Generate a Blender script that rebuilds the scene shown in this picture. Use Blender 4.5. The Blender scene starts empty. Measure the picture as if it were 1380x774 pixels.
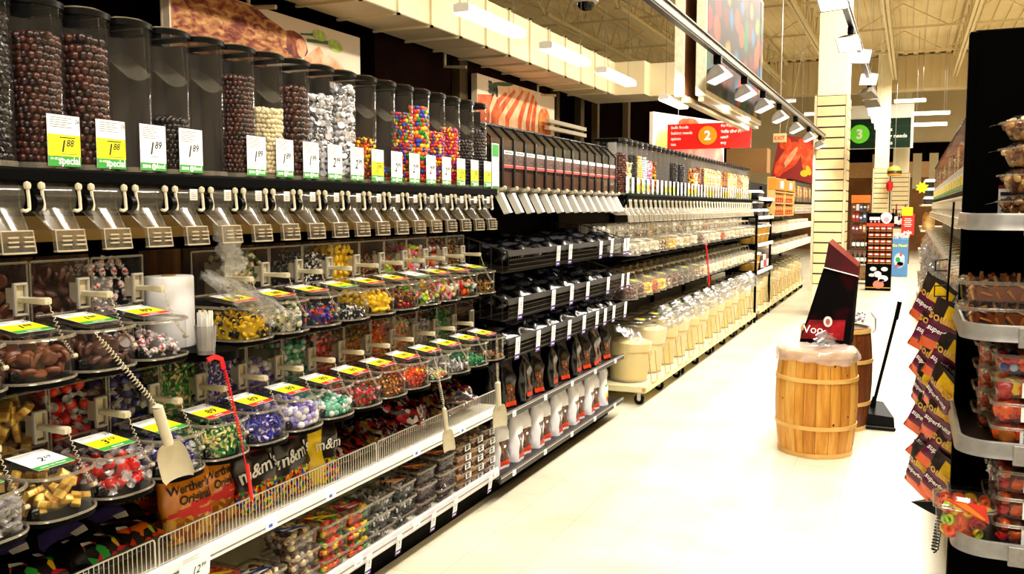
import bpy, math, random
import numpy as np
from mathutils import Matrix, Vector, Euler
SC = bpy.context.scene
COL = SC.collection
rnd = random.Random(11)
PI = math.pi
ORD = ['first','second','third','fourth','fifth','sixth','seventh','eighth','ninth','tenth','eleventh','twelfth',
       'thirteenth','fourteenth','fifteenth','sixteenth','seventeenth','eighteenth','nineteenth','twentieth',
       'twenty-first','twenty-second','twenty-third','twenty-fourth','twenty-fifth','twenty-sixth','twenty-seventh',
       'twenty-eighth','twenty-ninth','thirtieth','thirty-first','thirty-second','thirty-third','thirty-fourth',
       'thirty-fifth','thirty-sixth','thirty-seventh','thirty-eighth','thirty-ninth','fortieth','forty-first']

# ------------------------------------------------------------------ materials
def lin(h):
    if isinstance(h, (tuple, list)): return tuple(h) + (1,)
    h = h.lstrip('#'); o = []
    for i in (0, 2, 4):
        c = int(h[i:i+2], 16) / 255
        o.append(c / 12.92 if c <= .04045 else ((c + .055) / 1.055) ** 2.4)
    return tuple(o) + (1,)
_M = {}
def _new(name):
    m = bpy.data.materials.new(name); m.use_nodes = True
    nt = m.node_tree
    for n in list(nt.nodes): nt.nodes.remove(n)
    out = nt.nodes.new('ShaderNodeOutputMaterial')
    return m, nt, out
def mat(name, col='#808080', rough=.5, metal=0., var=.12, scale=30., emit=0., ecol=None, spec=.5, bump=0., coat=0.):
    if name in _M: return _M[name]
    m, nt, out = _new(name); N = nt.nodes.new; L = nt.links.new
    b = N('ShaderNodeBsdfPrincipled'); L(b.outputs[0], out.inputs[0])
    c = lin(col)
    b.inputs['Roughness'].default_value = rough; b.inputs['Metallic'].default_value = metal
    b.inputs['Specular IOR Level'].default_value = spec
    if coat: b.inputs['Coat Weight'].default_value = coat
    b.inputs['Base Color'].default_value = c
    if var or bump:
        tc = N('ShaderNodeTexCoord'); no = N('ShaderNodeTexNoise')
        no.inputs['Scale'].default_value = scale; no.inputs['Detail'].default_value = 3
        L(tc.outputs['Object'], no.inputs['Vector'])
        if var:
            r = N('ShaderNodeValToRGB'); r.color_ramp.elements[0].position = .3; r.color_ramp.elements[1].position = .7
            r.color_ramp.elements[0].color = tuple(x * (1 - var) for x in c[:3]) + (1,)
            r.color_ramp.elements[1].color = tuple(min(1, x * (1 + var)) for x in c[:3]) + (1,)
            L(no.outputs['Fac'], r.inputs[0]); L(r.outputs[0], b.inputs['Base Color'])
        if bump:
            bp = N('ShaderNodeBump'); bp.inputs['Strength'].default_value = bump; bp.inputs['Distance'].default_value = .01
            L(no.outputs['Fac'], bp.inputs['Height']); L(bp.outputs[0], b.inputs['Normal'])
    if emit:
        b.inputs['Emission Color'].default_value = lin(ecol or col); b.inputs['Emission Strength'].default_value = emit
    _M[name] = m; return m
def clear(name, tint=(.95, .95, .95), haze=.03, hcol='#ffffff', base=.05, edge=.7, gloss=.06):
    """thin clear plastic: see-through with a fresnel-like gloss and a little haze"""
    if name in _M: return _M[name]
    m, nt, out = _new(name); N = nt.nodes.new; L = nt.links.new
    tr = N('ShaderNodeBsdfTransparent'); tr.inputs[0].default_value = tint + (1,)
    gl = N('ShaderNodeBsdfGlossy'); gl.inputs['Roughness'].default_value = gloss
    df = N('ShaderNodeBsdfDiffuse'); df.inputs[0].default_value = lin(hcol)
    lw = N('ShaderNodeLayerWeight'); lw.inputs[0].default_value = .5
    p = N('ShaderNodeMath'); p.operation = 'POWER'; p.inputs[1].default_value = 4; L(lw.outputs['Facing'], p.inputs[0])
    a = N('ShaderNodeMath'); a.operation = 'MULTIPLY_ADD'; a.inputs[1].default_value = edge; a.inputs[2].default_value = base
    L(p.outputs[0], a.inputs[0])
    m1 = N('ShaderNodeMixShader'); L(a.outputs[0], m1.inputs[0]); L(tr.outputs[0], m1.inputs[1]); L(gl.outputs[0], m1.inputs[2])
    m2 = N('ShaderNodeMixShader'); m2.inputs[0].default_value = haze; L(m1.outputs[0], m2.inputs[1]); L(df.outputs[0], m2.inputs[2])
    L(m2.outputs[0], out.inputs[0]); _M[name] = m; return m
def vor(name, cols, scale=30., rough=.35, stretch=(1, 1, 1), gap=None, emit=0., white=0.):
    """random coloured cells (printed candies, beans, blurry photo prints)"""
    if name in _M: return _M[name]
    m, nt, out = _new(name); N = nt.nodes.new; L = nt.links.new
    b = N('ShaderNodeBsdfPrincipled'); L(b.outputs[0], out.inputs[0]); b.inputs['Roughness'].default_value = rough; b.inputs['Specular IOR Level'].default_value = .35
    tc = N('ShaderNodeTexCoord'); mp = N('ShaderNodeMapping'); mp.inputs['Scale'].default_value = stretch
    L(tc.outputs['Object'], mp.inputs[0])
    v = N('ShaderNodeTexVoronoi'); v.inputs['Scale'].default_value = scale; L(mp.outputs[0], v.inputs['Vector'])
    sp = N('ShaderNodeSeparateColor'); L(v.outputs['Color'], sp.inputs[0])
    r = N('ShaderNodeValToRGB'); r.color_ramp.interpolation = 'CONSTANT'
    for i, c in enumerate(cols):
        e = r.color_ramp.elements[i] if i < 2 else r.color_ramp.elements.new(i / len(cols))
        e.position = i / len(cols); e.color = lin(c)
    L(sp.outputs[0], r.inputs[0]); src = r.outputs[0]
    if gap:
        rr = N('ShaderNodeValToRGB'); rr.color_ramp.elements[0].position = .35; rr.color_ramp.elements[1].position = .6
        rr.color_ramp.elements[0].color = (0, 0, 0, 1)
        L(v.outputs['Distance'], rr.inputs[0])
        mx = N('ShaderNodeMix'); mx.data_type = 'RGBA'; L(rr.outputs[0], mx.inputs[0]); L(src, mx.inputs[6]); mx.inputs[7].default_value = lin(gap)
        src = mx.outputs[2]
    if white:
        no = N('ShaderNodeTexNoise'); no.inputs['Scale'].default_value = white; L(tc.outputs['Object'], no.inputs['Vector'])
        rr = N('ShaderNodeValToRGB'); rr.color_ramp.elements[0].position = .5; rr.color_ramp.elements[1].position = .62
        L(no.outputs['Fac'], rr.inputs[0])
        mx = N('ShaderNodeMix'); mx.data_type = 'RGBA'; L(rr.outputs[0], mx.inputs[0]); L(src, mx.inputs[6]); mx.inputs[7].default_value = (1, .95, .9, 1)
        src = mx.outputs[2]
    L(src, b.inputs['Base Color'])
    if emit:
        L(src, b.inputs['Emission Color']); b.inputs['Emission Strength'].default_value = emit
    _M[name] = m; return m
def noisy(name, cols, scale=12., rough=.5, stretch=(1, 1, 1), detail=6., metal=0., dist=0., bump=0., spec=.3):
    if name in _M: return _M[name]
    m, nt, out = _new(name); N = nt.nodes.new; L = nt.links.new
    b = N('ShaderNodeBsdfPrincipled'); L(b.outputs[0], out.inputs[0]); b.inputs['Roughness'].default_value = rough
    b.inputs['Metallic'].default_value = metal; b.inputs['Specular IOR Level'].default_value = spec
    tc = N('ShaderNodeTexCoord'); mp = N('ShaderNodeMapping'); mp.inputs['Scale'].default_value = stretch
    L(tc.outputs['Object'], mp.inputs[0])
    no = N('ShaderNodeTexNoise'); no.inputs['Scale'].default_value = scale; no.inputs['Detail'].default_value = detail
    no.inputs['Distortion'].default_value = dist
    L(mp.outputs[0], no.inputs['Vector'])
    r = N('ShaderNodeValToRGB'); n = len(cols)
    for i, c in enumerate(cols):
        e = r.color_ramp.elements[i] if i < 2 else r.color_ramp.elements.new(.5)
        e.position = .28 + .44 * i / (n - 1); e.color = lin(c)
    L(no.outputs['Fac'], r.inputs[0]); L(r.outputs[0], b.inputs['Base Color'])
    if bump:
        bp = N('ShaderNodeBump'); bp.inputs['Strength'].default_value = bump; bp.inputs['Distance'].default_value = .01
        L(no.outputs['Fac'], bp.inputs['Height']); L(bp.outputs[0], b.inputs['Normal'])
    _M[name] = m; return m

# ------------------------------------------------------------------ mesh builder
class MB:
    def __init__(s): s.v = []; s.f = []; s.m = []; s.n = 0
    def add(s, V, F, mi=0):
        V = np.asarray(V, float).reshape(-1, 3); o = s.n
        s.v.append(V); s.n += len(V)
        s.f.extend([tuple(i + o for i in f) for f in F])
        if isinstance(mi, (list, tuple, np.ndarray)): s.m.extend(int(i) for i in mi)
        else: s.m.extend([mi] * len(F))
        return s
    def box(s, x0, y0, z0, x1, y1, z1, mi=0, ch=0.):
        if x1 < x0: x0, x1 = x1, x0
        if y1 < y0: y0, y1 = y1, y0
        if z1 < z0: z0, z1 = z1, z0
        ch = min(ch, .45 * min(x1 - x0, y1 - y0, z1 - z0))
        if ch <= 0:
            V = [(x, y, z) for z in (z0, z1) for y in (y0, y1) for x in (x0, x1)]
            F = [(0, 2, 3, 1), (4, 5, 7, 6), (0, 1, 5, 4), (2, 6, 7, 3), (0, 4, 6, 2), (1, 3, 7, 5)]
            return s.add(V, F, mi)
        c = Vector(((x0 + x1) / 2, (y0 + y1) / 2, (z0 + z1) / 2)); h = Vector(((x1 - x0) / 2, (y1 - y0) / 2, (z1 - z0) / 2))
        V, F = chbox(h.x, h.y, h.z, ch)
        return s.add(np.array(V) + np.array(c), F, mi)
    def cyl(s, p0, p1, r0, r1=None, n=12, mi=0, caps=True):
        r1 = r0 if r1 is None else r1
        p0 = np.array(p0, float); p1 = np.array(p1, float); a, b = frame(p1 - p0)
        V = []; F = []
        for p, r in ((p0, r0), (p1, r1)):
            for i in range(n):
                t = 2 * PI * i / n; V.append(p + r * (math.cos(t) * a + math.sin(t) * b))
        F = [(i, (i + 1) % n, n + (i + 1) % n, n + i) for i in range(n)]
        if caps: F += [tuple(range(n))[::-1], tuple(range(n, 2 * n))]
        return s.add(V, F, mi)
    def tube(s, path, r, n=6, mi=0, closed=False):
        P = np.array(path, float); k = len(P); V = []; F = []
        T = np.gradient(P, axis=0) if not closed else (np.roll(P, -1, 0) - np.roll(P, 1, 0))
        a, b = frame(T[0])
        for i in range(k):
            t = T[i] / (np.linalg.norm(T[i]) + 1e-12)
            a = a - t * np.dot(a, t); a /= np.linalg.norm(a) + 1e-12; b = np.cross(t, a)
            for j in range(n):
                q = 2 * PI * j / n; V.append(P[i] + r * (math.cos(q) * a + math.sin(q) * b))
        for i in range(k if closed else k - 1):
            i2 = (i + 1) % k
            F += [(i * n + j, i * n + (j + 1) % n, i2 * n + (j + 1) % n, i2 * n + j) for j in range(n)]
        if not closed: F += [tuple(range(n))[::-1], tuple(range((k - 1) * n, k * n))]
        return s.add(V, F, mi)
    def lathe(s, prof, n=16, mi=0, c=(0, 0, 0), axis='z', arc=None):
        """prof: (r, z) rows; mi may be a list per band"""
        k = len(prof); V = []; F = []; M = []
        for r, z in prof:
            for i in range(n):
                t = 2 * PI * i / n; q = (r * math.cos(t), r * math.sin(t), z)
                if axis == 'x': q = (q[2], q[0], q[1])
                if axis == 'y': q = (q[1], q[2], q[0])
                V.append((q[0] + c[0], q[1] + c[1], q[2] + c[2]))
        for j in range(k - 1):
            for i in range(n):
                F.append((j * n + i, j * n + (i + 1) % n, (j + 1) * n + (i + 1) % n, (j + 1) * n + i))
                M.append(mi[j] if isinstance(mi, (list, tuple)) else mi)
        return s.add(V, F, M)
    def extrude(s, poly, z0, z1, mi=0, caps=(True, True), closed=True, poly1=None):
        """plan outline (x,y) from z0 to z1"""
        n = len(poly); q = poly1 or poly
        V = [(x, y, z0) for x, y in poly] + [(x, y, z1) for x, y in q]
        F = [(i, (i + 1) % n, n + (i + 1) % n, n + i) for i in range(n if closed else n - 1)]
        if caps[0]: F.append(tuple(range(n))[::-1])
        if caps[1]: F.append(tuple(range(n, 2 * n)))
        return s.add(V, F, mi)
    def prism_y(s, prof, y0, y1, mi=0):
        """side profile (x,z) swept along y"""
        n = len(prof)
        V = [(x, y0, z) for x, z in prof] + [(x, y1, z) for x, z in prof]
        F = [(i, (i + 1) % n, n + (i + 1) % n, n + i) for i in range(n)] + [tuple(range(n))[::-1], tuple(range(n, 2 * n))]
        return s.add(V, F, mi)
    def quad(s, a, b, c, d, mi=0): return s.add([a, b, c, d], [(0, 1, 2, 3)], mi)
    def merge(s, o, M=None, off=0):
        V = np.concatenate(o.v) if o.v else np.zeros((0, 3))
        if M is not None:
            M = np.array(M); V = V @ M[:3, :3].T + M[:3, 3]
        return s.add(V, o.f, [m + off for m in o.m])
    def map(s, fn):
        s.v = [np.array([fn(*p) for p in A]) for A in s.v]; return s
    def mesh(s, name, mats, smooth=35):
        me = bpy.data.meshes.new(name)
        V = np.concatenate(s.v) if s.v else np.zeros((0, 3))
        me.from_pydata(V.tolist(), [], s.f)
        if not isinstance(mats, (list, tuple)): mats = [mats]
        for m in mats: me.materials.append(m)
        me.polygons.foreach_set('material_index', np.array(s.m, dtype=np.int32))
        if smooth:
            me.polygons.foreach_set('use_smooth', np.ones(len(s.f), dtype=bool))
            if smooth < 180: me.set_sharp_from_angle(angle=math.radians(smooth))
        me.update(); return me
def chbox(hx, hy, hz, c):
    V = []; idx = {}
    for sx in (-1, 1):
        for sy in (-1, 1):
            for sz in (-1, 1):
                for ax in range(3):
                    p = [sx * (hx - c), sy * (hy - c), sz * (hz - c)]
                    p[ax] = (sx * hx, sy * hy, sz * hz)[ax]
                    idx[(sx, sy, sz, ax)] = len(V); V.append(tuple(p))
    F = []
    for ax in range(3):
        o = [i for i in range(3) if i != ax]
        for sg in (-1, 1):
            q = []
            for a, b in ((-1, -1), (1, -1), (1, 1), (-1, 1)):
                k = [0, 0, 0]; k[ax] = sg; k[o[0]] = a; k[o[1]] = b; q.append(idx[tuple(k) + (ax,)])
            F.append(tuple(q))
    for ax in range(3):
        o = [i for i in range(3) if i != ax]
        for a in (-1, 1):
            for b in (-1, 1):
                q = []
                for sg, f in ((-1, o[0]), (1, o[0]), (1, o[1]), (-1, o[1])):
                    k = [0, 0, 0]; k[ax] = sg; k[o[0]] = a; k[o[1]] = b; q.append(idx[tuple(k) + (f,)])
                F.append(tuple(q))
    for sx in (-1, 1):
        for sy in (-1, 1):
            for sz in (-1, 1): F.append(tuple(idx[(sx, sy, sz, a)] for a in range(3)))
    return V, F
def frame(d):
    d = np.array(d, float); d /= np.linalg.norm(d) + 1e-12
    u = np.array([0, 0, 1.]) if abs(d[2]) < .9 else np.array([1., 0, 0])
    a = np.cross(u, d); a /= np.linalg.norm(a); return a, np.cross(d, a)

# ------------------------------------------------------------------ objects
def tag(o, label=None, cat=None, group=None, kind=None):
    if label: o['label'] = label
    if cat: o['category'] = cat
    if group: o['group'] = group
    if kind: o['kind'] = kind
    return o
def thing(name, label, cat, loc=(0, 0, 0), rz=0., group=None, kind=None, rot=None):
    o = bpy.data.objects.new(name, None); COL.objects.link(o)
    o.empty_display_size = .05
    o.location = loc; o.rotation_euler = rot or (0, 0, rz)
    return tag(o, label, cat, group, kind)
def link(name, me, parent=None, loc=(0, 0, 0), rot=(0, 0, 0), scale=None, label=None, kind=None):
    o = bpy.data.objects.new(name, me); COL.objects.link(o)
    if parent: o.parent = parent
    o.location = loc; o.rotation_euler = rot
    if scale: o.scale = scale
    if label: o['label'] = label
    if kind: o['kind'] = kind
    return o
def part(name, mb, mats, parent=None, world=False, smooth=35, **k):
    if world and parent is not None:
        l = np.array(parent.location); mb.v = [A - l for A in mb.v]
    return link(name, mb.mesh(name, mats, smooth), parent, **k)
def solo(name, mb, mats, label, cat, loc, group=None, kind=None, smooth=35, rot=(0, 0, 0)):
    o = link(name, mb.mesh(name, mats, smooth), None, loc, rot); return tag(o, label, cat, group, kind)
def struct(name, mb, mats, smooth=35):
    o = link(name, mb.mesh(name, mats, smooth)); o['kind'] = 'structure'; return o
_ME = {}
def memo(key, fn):
    if key not in _ME: _ME[key] = fn()
    return _ME[key]

# ------------------------------------------------------------------ lettering
_T = {}
def text(s, size=1., bold=0., shear=0., align='LEFT'):
    """flat letter faces, returns (verts (n,2), faces)"""
    k = (s, bold, shear, align)
    if k not in _T:
        cu = bpy.data.curves.new('lettering', 'FONT'); cu.body = s; cu.size = 1.; cu.offset = bold; cu.shear = shear
        cu.align_x = align; cu.resolution_u = 3; cu.fill_mode = 'FRONT'
        ob = bpy.data.objects.new('lettering', cu)
        me = bpy.data.meshes.new_from_object(ob)
        V = np.empty(len(me.vertices) * 3); me.vertices.foreach_get('co', V); V = V.reshape(-1, 3)[:, :2].copy()
        F = [tuple(p.vertices) for p in me.polygons]
        bpy.data.objects.remove(ob); bpy.data.curves.remove(cu); bpy.data.meshes.remove(me)
        _T[k] = (V, F)
    V, F = _T[k]; return V * size, F
def flat(mb, V2, F, x, y, z, mi):
    """put 2-D faces on a card lying in (s,t) at depth z"""
    V = np.column_stack([V2[:, 0] + x, V2[:, 1] + y, np.full(len(V2), z)]) if len(V2) else np.zeros((0, 3))
    if len(V2): mb.add(V, F, mi)
def put(mb, s, x, y, size, mi, z=.0006, **k):
    V, F = text(s, size, **k); flat(mb, V, F, x, y, z, mi)
def rect(mb, x0, y0, x1, y1, mi, z=0., nx=1):
    xs = np.linspace(x0, x1, nx + 1); V = [(x, y, z) for x in xs for y in (y0, y1)]
    mb.add(V, [(2 * i, 2 * i + 2, 2 * i + 3, 2 * i + 1) for i in range(nx)], mi)
def plane_map(o, r, u):
    o, r, u = (np.array(v, float) for v in (o, r, u)); n = np.cross(r, u)
    return lambda s, t, d: o + s * r + t * u + d * n

# ------------------------------------------------------------------ common materials
BLACK = mat('black_paint', '#020202', .6, var=.3, spec=.04)
BLACKP = mat('black_plastic', '#030303', .35, var=.2, spec=.15)
DARK = mat('dark_pegboard', '#0a0302', .7, var=.3, scale=12, spec=.02)
WHITE = mat('white_paint', '#f2efe8', .5, var=.04)
CREAM = mat('cream_plastic', '#cfc4a8', .4, var=.06, spec=.35)
GREYM = mat('grey_rail', '#3e3a37', .5, var=.15, scale=8, spec=.3)
STEEL = mat('steel_wire', '#d8d4c8', .3, metal=.6, var=.08)
CLEAR = clear('clear_plastic', (.96, .96, .96), .004, base=.018, edge=.5, gloss=.035)
CLEARB = clear('clear_bin', (.96, .955, .95), .006, base=.025, edge=.5, gloss=.05)
HAZYW = clear('spout_washed_haze', (.93, .91, .87), .20, '#f4ead0', base=.06, edge=.5, gloss=.12)  # extra haze paints the washed-out brightness onto the farther spouts
CLEARW = clear('bin_washed_haze', (.95, .94, .92), .07, '#fbf4e4', base=.06, edge=.5, gloss=.08)  # white haze mixed in for the bright, washed-out light on farther bins
HAZY = clear('hazy_plastic', (.90, .87, .82), .05, '#e8dcc4', base=.05, edge=.5, gloss=.12)
RIM = clear('plastic_rim', (.72, .69, .64), .20, '#cfc4ae', base=.12, edge=.6, gloss=.12)
PAPER = mat('paper_white', '#fbfbf8', .6, var=.02); YEL = mat('paper_yellow', '#fff000', .6, var=.02)
GRN = mat('paper_green', '#2f9a34', .6, var=.04); RED = mat('paper_red', '#e0261c', .6, var=.04)
INK = mat('ink_black', '#0a0a0c', .6, var=.05); INKG = mat('ink_grey', '#6b6b70', .6, var=.05)
PURP = mat('paper_purple', '#4b2a86', .6, var=.05); BLUEI = mat('ink_blue', '#3a62b0', .6, var=.05)
LABM = [PAPER, YEL, GRN, INK, INKG, RED, PURP, BLUEI]

# ------------------------------------------------------------------ candy shapes (about one unit across)
def t_lathe(prof, n, mi=0, axis='z', sc=(1, 1, 1)):
    m = MB(); m.lathe(prof, n, mi, axis=axis); return np.concatenate(m.v) * np.array(sc), m.f, np.array(m.m)
def _ball(n=8, k=5, sz=1.):
    return t_lathe([(max(.001, .5 * math.sin(PI * j / k)), -.5 * sz * math.cos(PI * j / k)) for j in range(k + 1)], n)
def _box(x, y, z, c):
    V, F = chbox(x / 2, y / 2, z / 2, c); return np.array(V), F, np.zeros(len(F), int)
def _chunk(seed, e=.3):
    r = random.Random(seed); V, F, M = _ball(7, 5)
    d = {}
    out = []
    for p in V:
        k = tuple(np.round(p, 3)); d.setdefault(k, 1 + r.uniform(-e, e)); out.append(p * d[k])
    return np.array(out), F, M
def _ring():
    m = MB(); m.tube([(.34 * math.cos(a), .34 * math.sin(a), 0) for a in np.linspace(0, 2 * PI, 11)[:-1]], .15, 6, closed=True)
    return np.concatenate(m.v), m.f, np.array(m.m)
def _lolli():
    m = MB(); m.lathe([(.001, -.2), (.17, -.14), (.2, 0), (.17, .14), (.001, .2)], 8, c=(0, 0, .3)); m.cyl((0, 0, .1), (0, 0, -.6), .02, n=5, mi=1)
    return np.concatenate(m.v), m.f, np.array(m.m)
def _barwrap():
    m = MB(); m.box(-.5, -.22, -.14, .5, .22, .14, 0, .03); m.box(-.14, -.235, -.15, .14, .235, .15, 1, .02)
    return np.concatenate(m.v), m.f, np.array(m.m)
TW = [(.17, -.5), (.13, -.42), (.035, -.3), (.15, -.25), (.2, -.1), (.2, .1), (.15, .25), (.035, .3), (.13, .42), (.17, .5)]
TPL = dict(
    ball=_ball(), bigball=_ball(12, 8), lentil=_ball(8, 5, .55), almond=(_ball(8, 5)[0] * (1, .6, .5), _ball(8, 5)[1], _ball(8, 5)[2]),
    disc=t_lathe([(.001, -.16), (.44, -.16), (.5, -.08), (.47, .06), (.38, .15), (.001, .19)], 14),
    bar=_barwrap(), block=_box(1, .5, .34, .06), stick=_box(1, .24, .24, .05), flake=_box(1, .6, .12, .03),
    twist=t_lathe(TW, 6, [1, 1, 1, 0, 0, 0, 1, 1, 1], axis='x'),
    balltwist=t_lathe([(.26, -.62), (.2, -.5), (.03, -.36), (.2, -.27), (.32, -.1), (.32, .1), (.2, .27), (.03, .36), (.2, .5), (.26, .62)], 8, [1, 1, 1, 0, 0, 0, 1, 1, 1], axis='x'),
    kiss=t_lathe([(.001, -.36), (.46, -.36), (.5, -.26), (.38, 0), (.16, .26), (.03, .42), (.06, .5)], 9),
    chunk=_chunk(3), chunk2=_chunk(8, .45), ring=_ring(), lolli=_lolli(), nut=(_chunk(5, .2)[0] * (1, .6, .55), _chunk(5)[1], _chunk(5)[2]))
TPLM = {k: int(v[2].max()) + 1 for k, v in TPL.items()}

def rotm(rs):
    return np.array(Euler((rs.uniform(0, 6.28), rs.uniform(0, 6.28), rs.uniform(0, 6.28))).to_matrix())
def spread(mb, pts, tpl, d, ncol, seed=1, sv=.1, flatten=0.):
    """candies of one or more templates at points; colour k of ncol -> material k*slots"""
    rs = random.Random(seed); tpls = tpl if isinstance(tpl, (list, tuple)) else [tpl]
    for p in pts:
        t = rs.choice(tpls); V, F, M = TPL[t]
        R = rotm(rs) * (d * (1 + rs.uniform(-sv, sv)))
        k = rs.randrange(ncol); sl = max(TPLM[q] for q in tpls)
        mb.add(V @ R.T + np.array(p), F, M + k * sl)
def wall_points(poly, z0, z1, d, layers=2, seed=1, closed=False):
    """points behind an outline (inside lies to the left of its direction)"""
    rs = random.Random(seed); P = np.array(poly, float); out = []
    seg = np.linalg.norm(np.diff(P, axis=0), axis=1); cum = np.concatenate([[0], np.cumsum(seg)]); Ltot = cum[-1]
    for la in range(layers):
        z = z0 + d * .5; row = 0
        while z < z1 - d * .2:
            s = d * (.5 if row % 2 else .95) * rs.uniform(.8, 1.1)
            while s < Ltot - d * .2:
                i = min(int(np.searchsorted(cum, s)) - 1, len(seg) - 1); i = max(i, 0)
                t = (P[i + 1] - P[i]) / (seg[i] + 1e-9); q = P[i] + t * (s - cum[i]); nrm = np.array([-t[1], t[0]])
                q = q + nrm * (d * (.55 + .8 * la) + rs.uniform(0, .25) * d)
                out.append((q[0], q[1], z + rs.uniform(-.12, .12) * d)); s += d * .95
            z += d * .82; row += 1
    return out
def inside(poly, x, y):
    c = False; n = len(poly)
    for i in range(n):
        x0, y0 = poly[i]; x1, y1 = poly[(i + 1) % n]
        if (y0 > y) != (y1 > y) and x < (x1 - x0) * (y - y0) / (y1 - y0 + 1e-12) + x0: c = not c
    return c
def top_points(poly, z, d, heap=.0, seed=2, slope=0.):
    rs = random.Random(seed); P = np.array(poly); out = []
    x0, y0 = P.min(0); x1, y1 = P.max(0); cx = (x0 + x1) / 2; cy = (y0 + y1) / 2
    pin = [(cx + (x - cx) * .9, cy + (y - cy) * .88) for x, y in poly]
    y = y0 + d * .5
    while y < y1:
        x = x0 + d * rs.uniform(.4, .8)
        while x < x1:
            if inside(pin, x, y):
                f = 1 - ((x - cx) / (x1 - x0) * 2) ** 2
                out.append((x + rs.uniform(-.1, .1) * d, y + rs.uniform(-.1, .1) * d, z + heap * f * (1 - ((y - cy) / (y1 - y0) * 2) ** 2) + slope * (cx - x) + rs.uniform(-.25, .15) * d))
            x += d * .92
        y += d * .9
    return out
# ------------------------------------------------------------------ price cards
def price_card(w, h, kind, price, sup='', small='', mini=''):
    """card drawn flat in (s,t), lower-left at 0,0; LABM slots"""
    m = MB(); nx = 8
    big = h * .30
    def pr(x, y, size, mi=3):
        put(m, price, x, y, size, mi, shear=.25, bold=.015)
        V, F = text(price, size, shear=.25, bold=.015); wid = V[:, 0].max() if len(V) else 0
        if sup: put(m, sup, x + wid + size * .04, y + size * .34, size * .58, mi, shear=.25, bold=.012)
    def lines(y, n, x1=.75):
        for k in range(n): rect(m, w * .08, y - k * h * .045, w * (x1 - .12 * (k % 2)), y - k * h * .045 + h * .012, 4, .0004, 2)
    if kind == 'special':
        rect(m, 0, h * .62, w, h, 0, 0, nx); rect(m, 0, h * .2, w, h * .62, 1, 0, nx); rect(m, 0, 0, w, h * .2, 2, 0, nx)
        lines(h * .94, 5); rect(m, w * .36, h * .555, w * .85, h * .575, 3, .0004, 2); pr(w * .34, h * .285, h * .33)
        rect(m, w * .4, h * .235, w * .9, h * .248, 4, .0004, 2)
        put(m, 'in-store', w * .06, h * .12, h * .1, 0); put(m, 'special', w * .3, h * .045, h * .21, 0, bold=.02)
        put(m, small, w * .84, h * .86, h * .12, 3, shear=.2)
    elif kind == 'save':
        rect(m, 0, h * .17, w, h, 0, 0, nx); rect(m, 0, 0, w, h * .17, 2, 0, nx)
        lines(h * .93, 6, .7); pr(w * .30, h * .36, h * .38); rect(m, w * .4, h * .3, w * .7, h * .312, 4, .0004, 2)
        put(m, 'save', w * .06, h * .055, h * .15, 0, bold=.02); m.add([(w * .5 + h * .07 * math.cos(a), h * .085 + h * .07 * math.sin(a), .0004) for a in np.linspace(0, 6.28, 15)[:-1]], [tuple(range(14))], 0); put(m, 'on', w * .44, h * .06, h * .085, 2, z=.0008, bold=.02); put(m, 'food', w * .6, h * .055, h * .15, 0, bold=.02)
    elif kind in ('ygreen', 'yred'):
        rect(m, 0, h * .66, w, h, 0, 0, 1); rect(m, 0, h * .2, w, h * .66, 1); rect(m, 0, 0, w, h * .2, 2 if kind == 'ygreen' else 5)
        lines(h * .9, 3, .6); put(m, small or '25', w * .78, h * .76, h * .17, 3, shear=.2); pr(w * .34, h * .31, h * .36)
        put(m, mini or ('special' if kind == 'ygreen' else 'SAVE'), w * .3, h * .05, h * .13, 0, bold=.01)
    elif kind == 'white':
        rect(m, 0, h * .2, w, h, 0); rect(m, 0, 0, w, h * .2, 2); lines(h * .9, 3, .6); pr(w * .4, h * .38, h * .3)
        put(m, 'save on food', w * .12, h * .06, h * .12, 0, bold=.01)
    elif kind == 'tag':       # hanging shelf tag
        rect(m, 0, h * .24, w, h, 0); rect(m, 0, 0, w, h * .24, 6)
        V, F = text(price + sup, h * .2, bold=.01); V = np.column_stack([-V[:, 1], V[:, 0]]); flat(m, V, F, w * .72, h * .36, .0006, 3)
        rect(m, w * .12, h * .3, w * .2, h * .8, 4, .0004); rect(m, w * .1, h * .08, w * .8, h * .13, 0, .0004)
    return m
def card_slab(m, w, h, t=.0012):
    m.box(0, 0, -t, w, h, -.0002, 0); return m

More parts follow.
